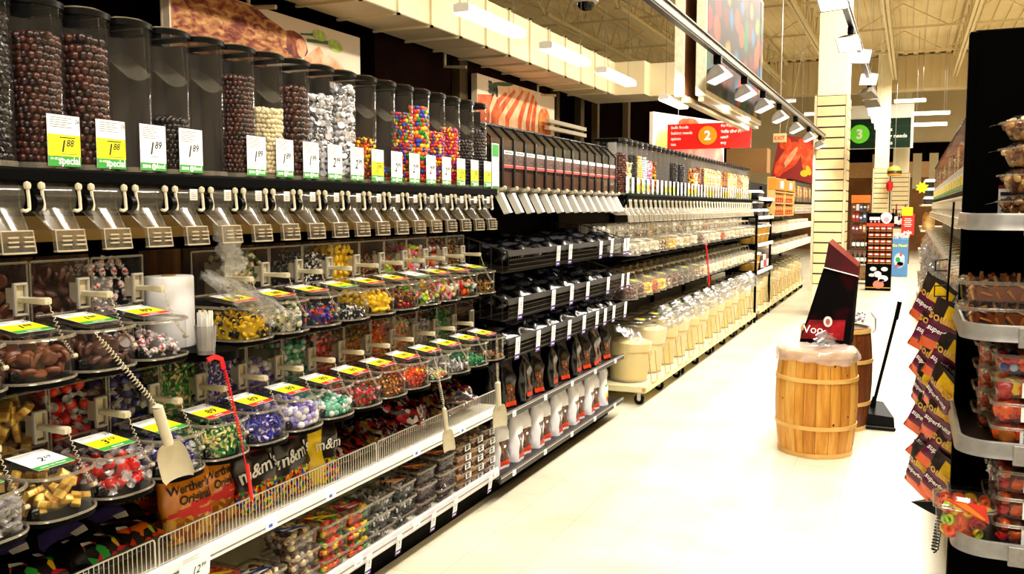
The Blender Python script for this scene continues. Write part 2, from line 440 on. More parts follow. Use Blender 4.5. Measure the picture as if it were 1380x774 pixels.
# ------------------------------------------------------------------ gravity dispensers
def canister_outline(w, b=.045, depth=.24, n=12, grow=0.):
    w = w + 2 * grow; R = w * w / (8 * b) + b / 2; a0 = math.asin(min(1, w / 2 / R))
    arc = [(-R + grow + R * math.cos(a), R * math.sin(a)) for a in np.linspace(-a0, a0, n + 1)]
    return [(-depth, -w / 2)] + arc + [(-depth, w / 2)], R, a0
SMOKE = clear('smoke_plastic', (.25, .25, .26), .0, base=.05, edge=.5)
BKSH = noisy('back_shell_grey', ['#2c2724', '#5a544e'], 3, .35, (1, 3, .3))
BKSH2 = noisy('back_shell_pale', ['#6e6862', '#b0a89e'], 3, .3, (1, 3, .3))
def dispenser_shapes(w=.143, H=.40, lo=False):
    n = 6 if lo else 12; HZ = HAZYW if lo else HAZY; BKS = BKSH2 if lo else BKSH
    poly, R, a0 = canister_outline(w, n=n); S = {}
    m = MB(); m.extrude(poly, .012, H + .012, 0, caps=(False, False)); S['canister'] = (m, [CLEAR])
    m = MB(); big, _, _ = canister_outline(w, n=n, grow=.002)
    m.extrude(big, 0, .014, 0, caps=(True, True)); S['foot_rim'] = (m, [RIM])
    m = MB(); g1, _, _ = canister_outline(w, n=n, grow=.003); g2, _, _ = canister_outline(w, n=n, grow=-.012)
    m.extrude(g1, H + .006, H + .022, 0, caps=(False, False)); m.extrude(g1, H + .022, H + .03, 1, caps=(False, True), poly1=g2)
    S['canister_lid'] = (m, [BLACKP, SMOKE])
    m = MB(); bk = [(-.125 - .03 * math.cos(a), w * .47 * math.sin(a)) for a in np.linspace(PI / 2, -PI / 2, 9)]; bk = [(-.06, w * .47)] + bk + [(-.06, -w * .47)]
    m.extrude(bk, .013, H - .005, 0, caps=(False, False), closed=False); S['back_shell'] = (m, [BKS])
    if not lo:
        m = MB()
        V = []; k = 8
        for i in range(k + 1):
            t = i / k
            for j in range(5):
                y = (j / 4 - .5) * w * .8; V.append((-.2 + .17 * t, y, H - .05 - .09 * t ** 1.6 + .02 * abs(j / 2 - 1) ** 2))
        m.add(V, [(i * 5 + j, i * 5 + j + 1, i * 5 + 6 + j, i * 5 + 5 + j) for i in range(k) for j in range(4)])
        S['inner_baffle'] = (m, [HAZY])
    # lower half: housing, funnel, spout with louvres, lever arms
    h1, _, _ = canister_outline(w * .88, b=.03, depth=.2, n=n)
    h2, _, _ = canister_outline(w * .86, b=.03, depth=.2, n=n)
    h3, _, _ = canister_outline(w * .60, b=.008, depth=.022, n=4 if lo else 8)
    m = MB(); m.extrude(h1, -.10, -.034, 0, caps=(False, False), poly1=h1); S['housing'] = (m, [CLEAR])
    m = MB(); n3 = len(h2)
    f3, _, _ = canister_outline(w * .58, b=.012, depth=.10, n=n); f3 = [(x + .035, y) for x, y in f3]
    m.extrude(f3, -.158, -.10, 0, caps=(False, False), poly1=h2)
    for sy in (0, -1):
        a, b = f3[1 if sy == 0 else -2], h2[1 if sy == 0 else -2]; m.tube([(b[0], b[1], -.045), (b[0], b[1], -.10), (a[0], a[1], -.158)], .0024, 4, 1)
    S['funnel'] = (m, [HZ, RIM])
    m = MB(); s3 = [(x + .045, y) for x, y in h3]; s4 = [(x + .052, y * 1.04) for x, y in h3]
    m.extrude(s4, -.21, -.156, 0, caps=(False, False), poly1=s3)
    m.tube([(x, y, -.21) for x, y in s4], .0022, 4, 1, closed=True); m.tube([(x, y, -.157) for x, y in s3], .002, 4, 1, closed=True)
    for e in (1, -2): m.tube([(s3[e][0], s3[e][1], -.157), (s4[e][0], s4[e][1], -.21)], .002, 4, 1)
    if not lo:
        for sy in (-1, 1):
            for z in (-.172, -.183, -.194): m.box(.046, sy * .021 - .014, z - .0022, .0525, sy * .021 + .014, z + .0022, 1, .001)
    S['spout'] = (m, [HZ, mat('spout_edge', '#b0a288', .35, spec=.5)])
    def lever(sy):
        m = MB(); y = sy * w * .385
        m.tube([(.008, y, -.046), (.012, y, -.075), (.014, y - sy * .001, -.094), (.018, y - .004, -.104)] + ([(.02, y - .016, -.109), (.02, y - .026, -.106)] if sy > 0 else [(.018, y - .006, -.108)]), .0045, 6 if not lo else 4)
        m.lathe([(.001, -.011), (.008, -.007), (.0095, 0), (.008, .007), (.001, .011)], 8 if not lo else 5, c=(.008, y, -.046)); return m
    S['lever'] = [(lever(-1), [CREAM]), (lever(1), [CREAM])]
    if not lo:
        m = MB(); V = []
        for i in range(9):
            a = -.3 + 1.9 * i / 8
            for sy in (-.046, .046): V.append((-.05 + .062 * math.cos(a - .8), sy, -.075 + .05 * math.sin(a - .8)))
        m.add(V, [(2 * i, 2 * i + 1, 2 * i + 3, 2 * i + 2) for i in range(8)])
        S['flap'] = (m, [HAZY])
        m = MB(); m.cyl((.004, -.081, -.088), (.004, -.064, -.088), .022, n=14); S['pivot_knob'] = (m, [BLACKP])
    return S
def bend_label(kind, price, sup, small, w=.108, h=.130, R=.079, s0=-.030):
    c = price_card(w, h, kind, price, sup, small)
    card_slab(c, w, h)
    return c.map(plane_map((.007, s0, .006), (-.10, .995, 0), (0, 0, 1)))
def dispenser(loc, rz, S, key, label, group, lab=None, sticker=False, name='gravity_dispenser'):
    r = thing(name, label, 'food dispenser', loc, rz, group)
    D = {}
    for k, v in S.items():
        for q, (m, ms) in enumerate(v if isinstance(v, list) else [v]):
            D[k] = link(k, memo((key, k, q), lambda: m.mesh(k, ms)), D.get({'inner_baffle': 'canister', 'foot_rim': 'canister', 'back_shell': 'canister', 'pivot_knob': 'housing', 'flap': 'housing'}.get(k), r))
    if lab:
        link('price_label', memo(('bl',) + lab, lambda: bend_label(*lab).mesh('price_label', LABM)), D['canister'])
    if sticker:
        def mk():
            m = MB(); m.box(.0, .012, -.078, .003, .044, -.044, 0, .001)
            for k in range(4): m.box(.003, .017, -.054 - k * .006, .0034, .037 - .004 * (k % 2), -.0525 - k * .006, 7)
            return m.mesh('sticker', LABM)
        link('sticker', memo('stk', mk), D['housing'])
    return r
def canister_fill(key, tpl, d, cols, h, w=.143, seed=1, layers=2, core=None, lo=False):
    """the mass of sweets standing in one canister: two outer layers over a solid heart"""
    def mk():
        poly, R, a0 = canister_outline(w - .006, n=12); mb = MB()
        arc = poly[1:-1]; arc = [(-.14, arc[0][1])] + arc + [(-.14, arc[-1][1])]
        pts = wall_points(arc, .014, h, d, layers, seed)
        pts += top_points([(-.2, -w / 2 + .01)] + arc[1:-1] + [(-.2, w / 2 - .01)], h, d, .01, seed)
        nc = len(cols) // max(TPLM[q] for q in ([tpl] if isinstance(tpl, str) else tpl))
        spread(mb, pts, tpl, d, nc, seed)
        s = d * .9
        inner = [(x - s, y * (1 - 2 * s / w)) for x, y in arc[1:-1]]; inner = [(-.2, inner[0][1])] + inner + [(-.2, inner[-1][1])]
        mb.extrude(inner, .013, h - d * .5, 0)
        return mb.mesh('candy', cols, 60)
    return memo(('cf', key, w), mk)
C_ = lambda n, c, r=.3, **k: mat('candy_' + n, c, r, var=.1, **k)
CH_M = C_('milk_chocolate', '#42190a', .3); CH_D = C_('dark_chocolate', '#150705', .3); CH_D2 = C_('bitter_chocolate', '#260b05', .3)
CREM = C_('cream', '#d9cba4', .4); WRAPW = mat('wrapper_white', '#d8d6da', .25, var=.12, spec=.8)
FOILS = mat('foil_silver', '#dcdce4', .2, metal=.9, var=.3, scale=60); FOILG = mat('foil_gold', '#c08c2c', .3, metal=.4, var=.2)
FOILG2 = mat('foil_gold_pale', '#e6bc58', .32, metal=.3, var=.15, scale=3)
R_ = C_('red', '#c40a10'); O_ = C_('orange', '#e85a08'); Y_ = C_('yellow', '#f4cc0c'); G_ = C_('green', '#0f8a2a'); B_ = C_('blue', '#0c3cb8')
BR_ = C_('brown', '#5a2c14'); K_ = C_('black', '#0c0a0c'); P_ = C_('purple', '#5a3a9c'); PK_ = C_('pink', '#f06a90'); MG_ = C_('magenta', '#c01868')
MINT = C_('mint', '#74b89a'); TEAL = C_('teal', '#127a5c'); LAV = C_('lavender', '#9c92c8'); NAVY = C_('navy', '#20248c'); DKG = C_('dark_green', '#12683a')
GREYC = C_('grey', '#8f8a88'); TAN = C_('tan', '#c08850'); AMB = C_('amber', '#b86414'); BEIGE = C_('beige', '#e8d09c'); LIME = C_('lime', '#a8d828')
ROSE = vor('wrapper_rose_dots', ['#e4dcdc', '#e4dcdc', '#b81424'], 9, .3); FILMW = clear('wrapper_film', (.93, .93, .93), .4, '#f0eef0', base=.15, edge=.6, gloss=.1)
DSC1 = C_('milk_disc', '#6a3616', .4); DSC2 = C_('dark_disc', '#452010', .4); TRF1 = C_('truffle_red', '#d01808', .2); TRF2 = C_('truffle_blue', '#14186e', .2); BWM = vor('wrapper_black_white', ['#101012', '#f4f4f4', '#18181c'], 90, .3)
PBW = vor('wrapper_violet', ['#cfc9e4', '#241a86', '#3a2aa0'], 90, .25); GGW = vor('wrapper_green_gold', ['#1c9040', '#0f6830', '#e8d890'], 80, .25)

S_DISP = dispenser_shapes()
DISP = [  # content, template, size, colours, fill height, label
    ('dark chocolate raisins', 'chunk', .019, [CH_D], .36, None),
    ('milk chocolate almonds', 'ball', .021, [CH_D2, CH_M], .33, ('special', '1', '88', '26')),
    ('milk chocolate balls', 'ball', .024, [CH_M, CH_D2], .345, ('special', '1', '88', '26')),
    (None, None, 0, None, 0, ('save', '1', '89', '')),
    ('dark mint balls', 'ball', .018, [CH_D], .16, ('save', '1', '89', '')),
    (None, None, 0, None, 0, None),
    ('small brown malt balls', 'ball', .018, [CH_M, CH_D2], .32, ('save', '1', '89', '')),
    ('cream coloured balls', 'ball', .019, [CREM], .23, ('save', '1', '89', '')),
    ('large chocolate balls', 'ball', .026, [CH_M, CH_D2], .32, ('save', '1', '99', '')),
    ('silver foil drops, not quite full,', 'kiss', .028, [FOILS, WRAPW], .31, ('save', '2', '99', '')),
    ('silver foil drops, full to the lid,', 'kiss', .028, [FOILS, WRAPW], .365, ('save', '2', '99', '')),
    ('orange and yellow chips', 'lentil', .017, [O_, Y_, BR_], .17, ('special', '1', '99', '')),
    ('a few coloured chocolate buttons', 'lentil', .018, [R_, G_, BR_, B_], .06, ('save', '2', '99', '')),
    ('small coloured chocolate buttons', 'lentil', .018, [R_, O_, Y_, G_, B_, BR_], .30, ('save', '2', '99', '')),
    ('large coloured chocolate buttons', 'ball', .023, [R_, O_, Y_, G_, B_, O_], .34, ('save', '2', '99', '')),
    ('rainbow fruit chews', 'lentil', .018, [R_, O_, MG_, Y_, P_], .24, ('save', '2', '99', '')),
    ('pink and yellow jelly beans', 'almond', .021, [R_, Y_, MG_, O_, PK_, P_], .27, ('special', '2', '29', '')),
    ('roasted coffee coloured balls', 'ball', .019, [CH_D, CH_D2], .22, ('special', '1', '99', '')),
    ('dark glazed nuts', 'ball', .019, [CH_D, CH_D2], .28, ('special', '1', '99', ''))]
for i, (what, tpl, d, cols, h, lab) in enumerate(DISP):
    y = 1.515 + .15 * i
    wl = what.rstrip(',').strip() if what else None
    place = ORD[i] + ' from the left in the candy row'
    dispenser((-2.0, y, 1.70), 0, S_DISP, 'd1', ('clear dispenser of ' + wl.split(',')[0] + ', ' + place) if what else 'empty clear gravity dispenser, ' + place,
              'gravity dispensers of the candy row', lab, sticker=i >= 4)
    if what:
        o = link('bulk_candy', canister_fill(wl, tpl, d, cols, h, seed=i), None, (-2.0, y, 1.70))
        tag(o, (wl.split(',')[0] + ' filling the ' + ORD[i] + ' canister of the candy row'), 'candy', 'sweets in the candy row canisters', 'stuff')

# ------------------------------------------------------------------ scoop bins
BW, BX, BH, LS = .186, .205, .108, .024
def bowl_outline(w=BW, x1=BX, n=14, g=0.):
    return [(0, -w / 2 - g)] + [(.13 + (x1 - .13 + g) * max(0, math.cos(t)) ** .9, (w / 2 + g) * math.copysign(abs(math.sin(t)) ** .8, t)) for t in np.linspace(-PI / 2, PI / 2, n + 1)] + [(0, w / 2 + g)]
REFLB = noisy('hopper_brown_reflection', ['#2a1608', '#54361a', '#7a5a34'], 4, .4, (1, 9, .4))  # brown streaks painted in for the reflections inside empty hoppers
GREYB = noisy('hopper_back_grey', ['#8c877e', '#b8b2a6'], 3, .4, (1, 5, .4))
def bin_shapes(w=BW, x1=BX, bh=BH, hop=.285, lo=False, back=None):
    n = 8 if lo else 14; S = {}; CB_ = CLEARW if back else CLEARB
    o = bowl_outline(w, x1, n); og = bowl_outline(w, x1, n, .003)
    m = MB(); m.extrude(o, .002, bh, 0, caps=(False, False), closed=False); S['bowl'] = (m, [CB_])
    m = MB(); m.tube([(x, y, bh) for x, y in og], .0048, 5); m.tube([(x, y, .004) for x, y in og], .0036, 5); S['bowl_rim'] = (m, [RIM])
    if not lo:
        m = MB(); m.box(.15, -w * .49, .012, .166, -w * .49 + .022, .036, 0, .004); m.box(.164, -w * .49 + .004, .022, .17, -w * .49 + .018, .027, 0, .001); S['latch'] = (m, [mat('latch_black', '#060606', .3, spec=.4)])
    m = MB(); V = []; k = len(o)          # sloping lid, hinged at the hopper
    for x, y in o: V.append((x, y, bh + .006 + LS * (1 - max(0, x - .03) / (x1 - .03))))
    V.append((.085, 0, bh + .006 + LS * (1 - .055 / (x1 - .03)) + .006)); c = len(V) - 1
    m.add(V, [(i, (i + 1) % k, c) for i in range(k)])
    m.cyl((-.001, -w * .44, bh + .008 + LS), (-.001, w * .44, bh + .008 + LS), .004, n=6, mi=1); S['lid'] = (m, [CB_, RIM])
    m = MB(); hz = hop; y0 = w / 2
    P = [(-.22, -y0), (0, -y0), (0, y0), (-.22, y0)]
    m.extrude(P, .002, hz, 0, caps=(False, False), closed=False)
    m.tube([(0, -y0, .03), (0, -y0, hz)], .003, 4, 1); m.tube([(0, y0, .03), (0, y0, hz)], .003, 4, 1); m.tube([(.001, -y0, hz), (.001, y0, hz)], .0035, 4, 1)
    S['hopper'] = (m, [CB_, RIM])
    m = MB(); m.box(-.228, -y0, .1, -.222, y0, hz); S['hopper_back'] = (m, [back or REFLB])
    m = MB(); t2 = bowl_outline(w * .985, x1 + .006, n); m.extrude([(-.25, -w * .49)] + t2 + [(-.25, w * .49)], -.011, 0, 0); S['tray'] = (m, [BLACK])
    m = MB()                                  # upright scoop pocket at the hopper's far edge
    yy = w / 2 - .03
    for q in ((-.02, -.044, .02, -.036), (-.02, .036, .02, .044), (-.02, -.04, -.013, .04), (.013, -.04, .02, .04)):
        m.box(.002, yy + q[0], .19 + q[1], .016, yy + q[2], .19 + q[3], 0, .003)
    m.box(.0, yy - .016, .152, .004, yy + .016, .228, 1)  # darker plate behind the pocket frame
    S['scoop_pocket'] = (m, [mat('pocket_plastic', '#b9b2a6', .35, var=.08), mat('pocket_dark_plastic', '#4d463f', .5)])
    return S
LATCH = mat('latch_black', '#060606', .3, spec=.4)
def lid_card(kind, price, sup, small, mini=''):
    w, h = .105, .118
    c = price_card(w, h, kind, price, sup, small, mini); card_slab(c, w, h)
    # lies on the lid, reading from the aisle: right = +y, up = back towards the hopper
    r = np.array([0, 1, 0]); u = np.array([-1, 0, LS / (BX - .03)]); u = u / np.linalg.norm(u)
    return c.map(plane_map((.163, -.068, BH + .0135 + LS * (1 - .133 / (BX - .03))), r, u))
def coil(P0, P1, sag, turns=26, r=.0055, rt=.0017, straight=.12, n=8):
    P0 = np.array(P0); P1 = np.array(P1); N = turns * n; pts = []
    for i in range(N + 1):
        t = i / N; c = P0 + (P1 - P0) * t + np.array([0, 0, -sag * 4 * t * (1 - t)])
        dt = (P1 - P0) + np.array([0, 0, -sag * 4 * (1 - 2 * t)]); a, b = frame(dt)
        k = max(0., min(1, t / straight, (1 - t) / straight)); q = 2 * PI * turns * t
        pts.append(c + r * k * (math.cos(q) * a + math.sin(q) * b))
    m = MB(); m.tube(pts, rt, 4); return m
def scoop_parts():
    yy = BW / 2 - .03
    h = MB()
    sec = [(.012, .010, .008), (.03, .0095, .0075), (.08, .0105, .0085), (.105, .012, .0095), (.111, .010, .008)]
    V = []; F = []
    for x, a, b in sec:
        for sy, sz in ((-1, -1), (1, -1), (1, 1), (-1, 1)): V += [(x, yy + sy * a, .19 + sz * b * .7), (x, yy + sy * a * .7, .19 + sz * b)][::(1 if sy * sz > 0 else -1)]
    k = 8
    for i in range(len(sec) - 1): F += [(i * k + j, i * k + (j + 1) % k, (i + 1) * k + (j + 1) % k, (i + 1) * k + j) for j in range(k)]
    F += [tuple(range(k))[::-1], tuple(range((len(sec) - 1) * k, len(sec) * k))]
    h.add(V, F)
    b = MB()
    b.box(-.03, yy - .012, .165, .002, yy - .010, .22, 0); b.box(-.03, yy + .010, .165, .002, yy + .012, .22, 0); b.box(-.002, yy - .012, .16, .006, yy + .012, .225, 0, .001)
    c = coil((.111, yy, .19), (.165, BW / 2 - .004, .055), .022, 15, .0042, .0012, .25)
    c.cyl((.165, BW / 2 - .012, .05), (.165, BW / 2 + .002, .05), .006, n=8)
    return [('handle', h), ('blade', b), ('coiled_cord', c)]
SC_P = [(n, m.mesh(n, [CREAM])) for n, m in scoop_parts()]
S_BIN = bin_shapes()
def scoop_bin(loc, rz, S, key, label, group, card=None):
    r = thing('scoop_bin', label, 'bulk bin', loc, rz, group)
    D = {}
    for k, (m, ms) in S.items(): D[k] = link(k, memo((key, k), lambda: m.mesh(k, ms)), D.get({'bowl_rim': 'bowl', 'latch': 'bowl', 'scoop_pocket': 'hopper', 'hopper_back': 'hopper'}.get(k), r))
    if card: link('price_card', memo(('lc',) + card, lambda: lid_card(*card).mesh('price_card', LABM)), D['lid'])
    return r
def bin_points(d, bowl_h, hop_h, w=BW, x1=BX, seed=1, layers=2):
    o = bowl_outline(w - .006, x1 - .003)
    A = []
    if bowl_h > 0:
        A = wall_points(o[:-1], .005, bowl_h, d, layers, seed) + top_points(o, bowl_h - d * .1, d, .0, seed, slope=.12)
    B = []
    if hop_h > 0:
        P = [(-.004, -w / 2 + .004), (-.004, w / 2 - .004)]
        B = wall_points(P, .11, hop_h, d, layers, seed + 5) + top_points([(-.15, -w / 2 + .008), (-.004, -w / 2 + .008), (-.004, w / 2 - .008), (-.15, w / 2 - .008)], hop_h, d, .012, seed + 6)
    return A, B
def bin_core(mb, d, bowl_h, hop_h, w=BW, x1=BX, mi=0):
    s = d * .9
    if bowl_h > d: mb.extrude([(x - s if x > .1 else x, y * (1 - 2 * s / w)) for x, y in bowl_outline(w, x1)], .003, max(.01, bowl_h - d * .55), mi)
    if hop_h > .12: mb.extrude([(-.16, -w / 2 + s), (-s - .004, -w / 2 + s), (-s - .004, w / 2 - s), (-.16, w / 2 - s)], .11, hop_h - d * .5, mi)
def bin_fill(key, tpl, d, cols, bowl_h, hop_h, seed=1, w=BW, x1=BX, layers=2):
    def mk():
        A, B = bin_points(d, bowl_h, hop_h, w, x1, seed, layers); mb = MB()
        tl = [tpl] if isinstance(tpl, str) else tpl
        spread(mb, A + B, tl, d, len(cols) // max(TPLM[q] for q in tl), seed); bin_core(mb, d, bowl_h, hop_h, w, x1)
        return mb.mesh('candy', cols, 60)
    return memo(('bf', key, w), mk)
# content, template, size, colours, bowl fill, hopper fill, card, individual?
UP = [('grey brittle pieces', 'chunk', .03, [CH_M], .07, .2, ('ygreen', '1', '88', '26'), 0),
      ('milk chocolate discs', 'disc', .042, [DSC1], .078, .235, ('ygreen', '1', '88', '25'), 1),
      ('dark chocolate discs', 'disc', .042, [DSC2], .074, .25, ('ygreen', '1', '88', '25'), 1),
      ('white candies with red dots', 'twist', .044, [ROSE, FILMW], .058, .255, ('yred', '89', '', '25'), 1),
      None,
      ('yellow and black wrapped toffees', 'twist', .036, [Y_, Y_, K_, Y_], .075, 0, ('yred', '89', '', '25'), 0),
      ('green and white wrapped taffies', 'twist', .04, [CREM, DKG], .085, .255, ('yred', '89', '', '25'), 0),
      ('purple and red wrapped candies', 'twist', .036, [P_, NAVY, R_, P_, DKG, G_, NAVY, O_], .06, 0, ('yred', '89', '', '25'), 0),
      ('black and white licorice', 'stick', .03, [BWM], .05, .235, ('ygreen', '1', '29', '25'), 0),
      ('yellow lemon drops', 'almond', .036, [Y_], .078, .255, ('yred', '89', '', '25'), 0),
      ('brown and gold toffee sweets', 'twist', .034, [BR_, FOILG, R_, BR_, CH_D, FOILG], .07, .2, ('yred', '89', '', '25'), 0),
      ('white-stick fruit lollipops', ['lolli', 'twist'], .046, [LIME, WRAPW, Y_, WRAPW, R_, WRAPW], .065, .2, ('white', '1', '19', ''), 0),
      ('mixed jelly sweets', 'block', .036, [CREM, O_, LIME, Y_, PK_, WRAPW], .075, .235, ('yred', '89', '', '25'), 0),
      ('orange and green jellies', 'almond', .036, [O_, R_, CREM, DKG, WRAPW], .07, .22, ('yred', '89', '', '25'), 0),
      ('gold and dark toffees', 'twist', .032, [FOILG, CH_D, CH_D, FOILG], .055, .255, ('ygreen', '99', '', '25'), 0)]
LO = [('grey sugared nuts', 'chunk2', .03, [GREYC], .078, .2, ('ygreen', '2', '69', ''), 0),
      ('gold foil chocolate bars', 'bar', .054, [FOILG2, FOILG], .085, .24, ('white', '2', '69', ''), 1),
      ('red foil chocolate truffles', 'balltwist', .05, [TRF1, FILMW], .078, .26, ('ygreen', '3', '19', '37'), 1),
      ('blue foil chocolate truffles', 'balltwist', .05, [TRF2, FILMW], .07, .25, ('ygreen', '3', '19', '37'), 1),
      ('green and gold wrapped toffees', 'stick', .032, [GGW], .08, .25, ('yred', '89', '', '25'), 0),
      ('blue and white wrapped toffees', 'stick', .034, [PBW, NAVY], .075, .255, ('yred', '89', '', '25'), 0),
      ('lilac wrapped mints', 'ball', .028, [LAV, P_, WRAPW], .075, .2, ('yred', '89', '', '25'), 0),
      ('pale green peppermints', 'ball', .026, [MINT, TEAL, WRAPW], .06, .25, ('yred', '89', '', '25'), 0),
      ('red and green strawberry candies', 'twist', .034, [R_, DKG, PK_, DKG], .075, .255, ('yred', '89', '', '25'), 0),
      ('brown and gold coffee candies', 'twist', .03, [AMB, BR_, FOILG, CH_D], .07, .24, ('yred', '89', '', '25'), 0),
      ('orange and red wrapped candies', 'twist', .031, [O_, R_, R_, BR_, Y_, O_], .075, .255, ('yred', '89', '', '25'), 0),
      ('a few last orange sweets', 'twist', .033, [O_, WRAPW, LIME, WRAPW, Y_, WRAPW], .03, .245, ('yred', '89', '', '25'), 0),
      ('grey and white wrapped candies', 'stick', .034, [GREYC, WRAPW], .05, .23, ('yred', '89', '', '25'), 0),
      ('emerald green wrapped mints', 'twist', .03, [G_, TEAL, TEAL, MINT], .045, .25, ('yred', '89', '', '25'), 0),
      ('thin brown sesame sweets', 'flake', .03, [BR_, TAN], .025, 0, ('yred', '89', '', '25'), 0)]
HOPS_UP = {5: None, 7: None}
TIER = {'upper': (UP, -2.115, 1.172), 'lower': (LO, -2.065, .841)}
for tier, (L, xh, z0) in TIER.items():
    for k, e in enumerate(L):
        if e is None: continue
        what, tpl, d, cols, bh, hh, card, single = e
        y = 1.3675 + .195 * k; loc = (xh, y, z0)
        slot = ORD[k if (tier == 'lower' or k < 4) else k - 1]
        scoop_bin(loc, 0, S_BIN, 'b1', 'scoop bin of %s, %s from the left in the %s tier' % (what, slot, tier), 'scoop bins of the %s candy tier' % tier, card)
        if k != 14 or tier == 'upper':
            s = thing('scoop', 'off-white scoop handle with coiled cord on the %s bin of the %s candy tier' % (slot, tier), 'scoop', loc, 0, 'scoops of the candy bins')
            for n, me in SC_P: link(n, me, s)
        if not single:
            o = link('bulk_candy', bin_fill((tier, what), tpl, d, cols, bh, hh, seed=k + 3), None, loc)
            tag(o, '%s in the %s bin of the %s candy tier' % (what, slot, tier), 'candy', 'sweets in the candy bins', 'stuff')
        else:
            A, B = bin_points(d, bh, hh, seed=k + 3, layers=2 if tpl == 'bar' else 1)
            V, F, M = TPL[tpl]
            def mk():
                m = MB(); m.add(V, F, M); return m.mesh('candy', cols, 50)
            me = memo(('c1', tpl, cols[0].name), mk); rs = random.Random(k)
            heart = MB(); bin_core(heart, d * 1.45, bh, hh)
            o = link('bulk_candy', heart.mesh('candy', [cols[-1] if tpl != 'balltwist' else cols[0]]), None, loc)
            tag(o, 'deeper sweets under the %s in the %s tier' % (what, tier), 'candy', None, 'stuff')
            for p in A + B:
                w = {'disc': 'chocolate_disc', 'twist': 'wrapped_candy', 'bar': 'foil_chocolate_bar', 'balltwist': 'foil_truffle'}[tpl]
                sc = d * rs.uniform(.93, 1.08)
                c = link(w, me, None, (loc[0] + p[0], loc[1] + p[1], loc[2] + p[2]), (rs.uniform(0, 6.3), rs.uniform(0, 6.3), rs.uniform(0, 6.3)), (sc, sc, sc))
                tag(c, {'milk chocolate discs': 'milk chocolate disc lying in the second upper bin', 'dark chocolate discs': 'dark chocolate disc lying in the third upper bin',
                        'white candies with red dots': 'white twist-wrapped candy with red dots', 'gold foil chocolate bars': 'small chocolate bar in gold foil',
                        'red foil chocolate truffles': 'round truffle in red foil and clear twist wrap', 'blue foil chocolate truffles': 'round truffle in dark blue foil and clear twist wrap'}[what], 'candy', what)
# ------------------------------------------------------------------ bags and packs
def bag(w, h, d, face=None, nu=28, nv=22, base=True, seed=1, crease=.004, writing=()):
    """stand-up or pillow bag: x front, y across, z up. face(u,t,front)->slot; writing: (text,size,s,t,slot,kw)"""
    rs = random.Random(seed); ph = [rs.uniform(0, 6.28) for _ in range(6)]; m = MB()
    def dep(t):
        k = min(1, (1 - t) / .3) ** .75 if t < 1 else 0
        b = 1 if base else min(1, t / .25) ** .7
        return max(.0025, d / 2 * k * b * (1 - .12 * math.sin(PI * t) * base))
    def pos(a, t):
        D = dep(t); W = w / 2 * (1 - .05 * math.sin(PI * min(1, t * 1.1)) * (0 if base else 1))
        c = math.cos(a); s = math.sin(a)
        y = W * math.copysign(abs(c) ** .55, c); x = D * math.copysign(abs(s) ** .8, s)
        n = crease * (math.sin(16 * y / w + 7 * t + ph[0]) * .5 + math.sin(13 * t + 5 * y / w + ph[1]) + .5 * math.sin(21 * t - 10 * y / w + ph[2]))
        e = min(1, D / (d * .25))
        return (x + n * e * (1 if s > 0 else -1), y + n * .5, h * t + (.0035 * math.sin(9 * y / w + ph[3]) if t > .98 else 0))
    V = [pos(2 * PI * i / nu, j / nv) for j in range(nv + 1) for i in range(nu)]
    F = []; M = []
    for j in range(nv):
        for i in range(nu):
            F.append((j * nu + i, j * nu + (i + 1) % nu, (j + 1) * nu + (i + 1) % nu, (j + 1) * nu + i))
            a = 2 * PI * (i + .5) / nu; c = math.cos(a); u = math.copysign(abs(c) ** .55, c) / 2
            M.append(face(u, (j + .5) / nv, math.sin(a) > 0) if face else 0)
    F.append(tuple(range(nu))[::-1]); M.append(0)
    m.add(V, F, M)
    for s_, size, s, t, slot, kw in writing:
        Vt, Ft = text(s_, size, **{q: v for q, v in kw.items() if q not in ('lift', 'rot')}); out = []
        rot = kw.get('rot', 0)
        for x, y in Vt:
            ca, sa = math.cos(rot), math.sin(rot); x, y = x * ca - y * sa, x * sa + y * ca
            yy = s + x; tt = min(.97, max(.02, (t + y) / h)); c = min(.98, (abs(2 * yy / w)) ** (1 / .55))
            p = pos(math.acos(math.copysign(c, yy)), tt); out.append((p[0] + .0032 + kw.get('lift', 0), yy, tt * h))
        if out: m.add(out, Ft, slot)
    return m
def wr(s, size, x, y, slot, bold=.012, shear=0., align='CENTER', lift=0., rot=0.): return (s, size, x, y, slot, dict(bold=bold, shear=shear, align=align, lift=lift, rot=rot))
ORB = mat('wrap_orange', '#e08414', .25, var=.2, scale=18, spec=.7); ORBD = mat('wrap_amber', '#b04c04', .3, var=.25)
TOFF = vor('print_toffees', ['#e8a83a', '#c87818', '#f0c060', '#a85810'], 45, .3)
DBR = mat('wrap_dark_brown', '#1c0d08', .3, var=.3, spec=.7); MRED = mat('wrap_red_brown', '#7c1410', .3, var=.2, spec=.7)
MIXC = vor('print_candies', ['#d81a1c', '#f07818', '#f4d020', '#27983a', '#2358c0', '#5a2c14'], 85, .25, gap=None)
BKFOIL = mat('foil_black', '#050506', .22, var=.4, scale=20, spec=.6, bump=.3); BROWNP = vor('print_coffee_beans', ['#3a1a0c', '#1c0a06', '#5a2c14', '#7a4420'], 90, .35)
ORED = mat('wrap_orange_red', '#e8401c', .35, var=.08); WBAG = mat('bag_white', '#f0eef2', .4, var=.03, spec=.4)
PRBL = mat('bag_seam_grey', '#9a98a0', .4)
def werther_face(u, t, fr):
    if t > .93: return 4
    if fr and t < .36: return 2 if t < .30 - .1 * u else 3
    if fr and abs(t - (.40 + .16 * u)) < .045: return 3
    return 0 if fr else 1
def werther():
    return bag(.19, .25, .075, werther_face, seed=4, base=True, nu=56, nv=36, crease=.003, writing=[
        wr("Werther's", .040, .0, .155, 5, .02), wr('Original', .040, .018, .118, 5, .02)]).mesh('bag', [ORB, ORBD, TOFF, RED, ORB, INK])
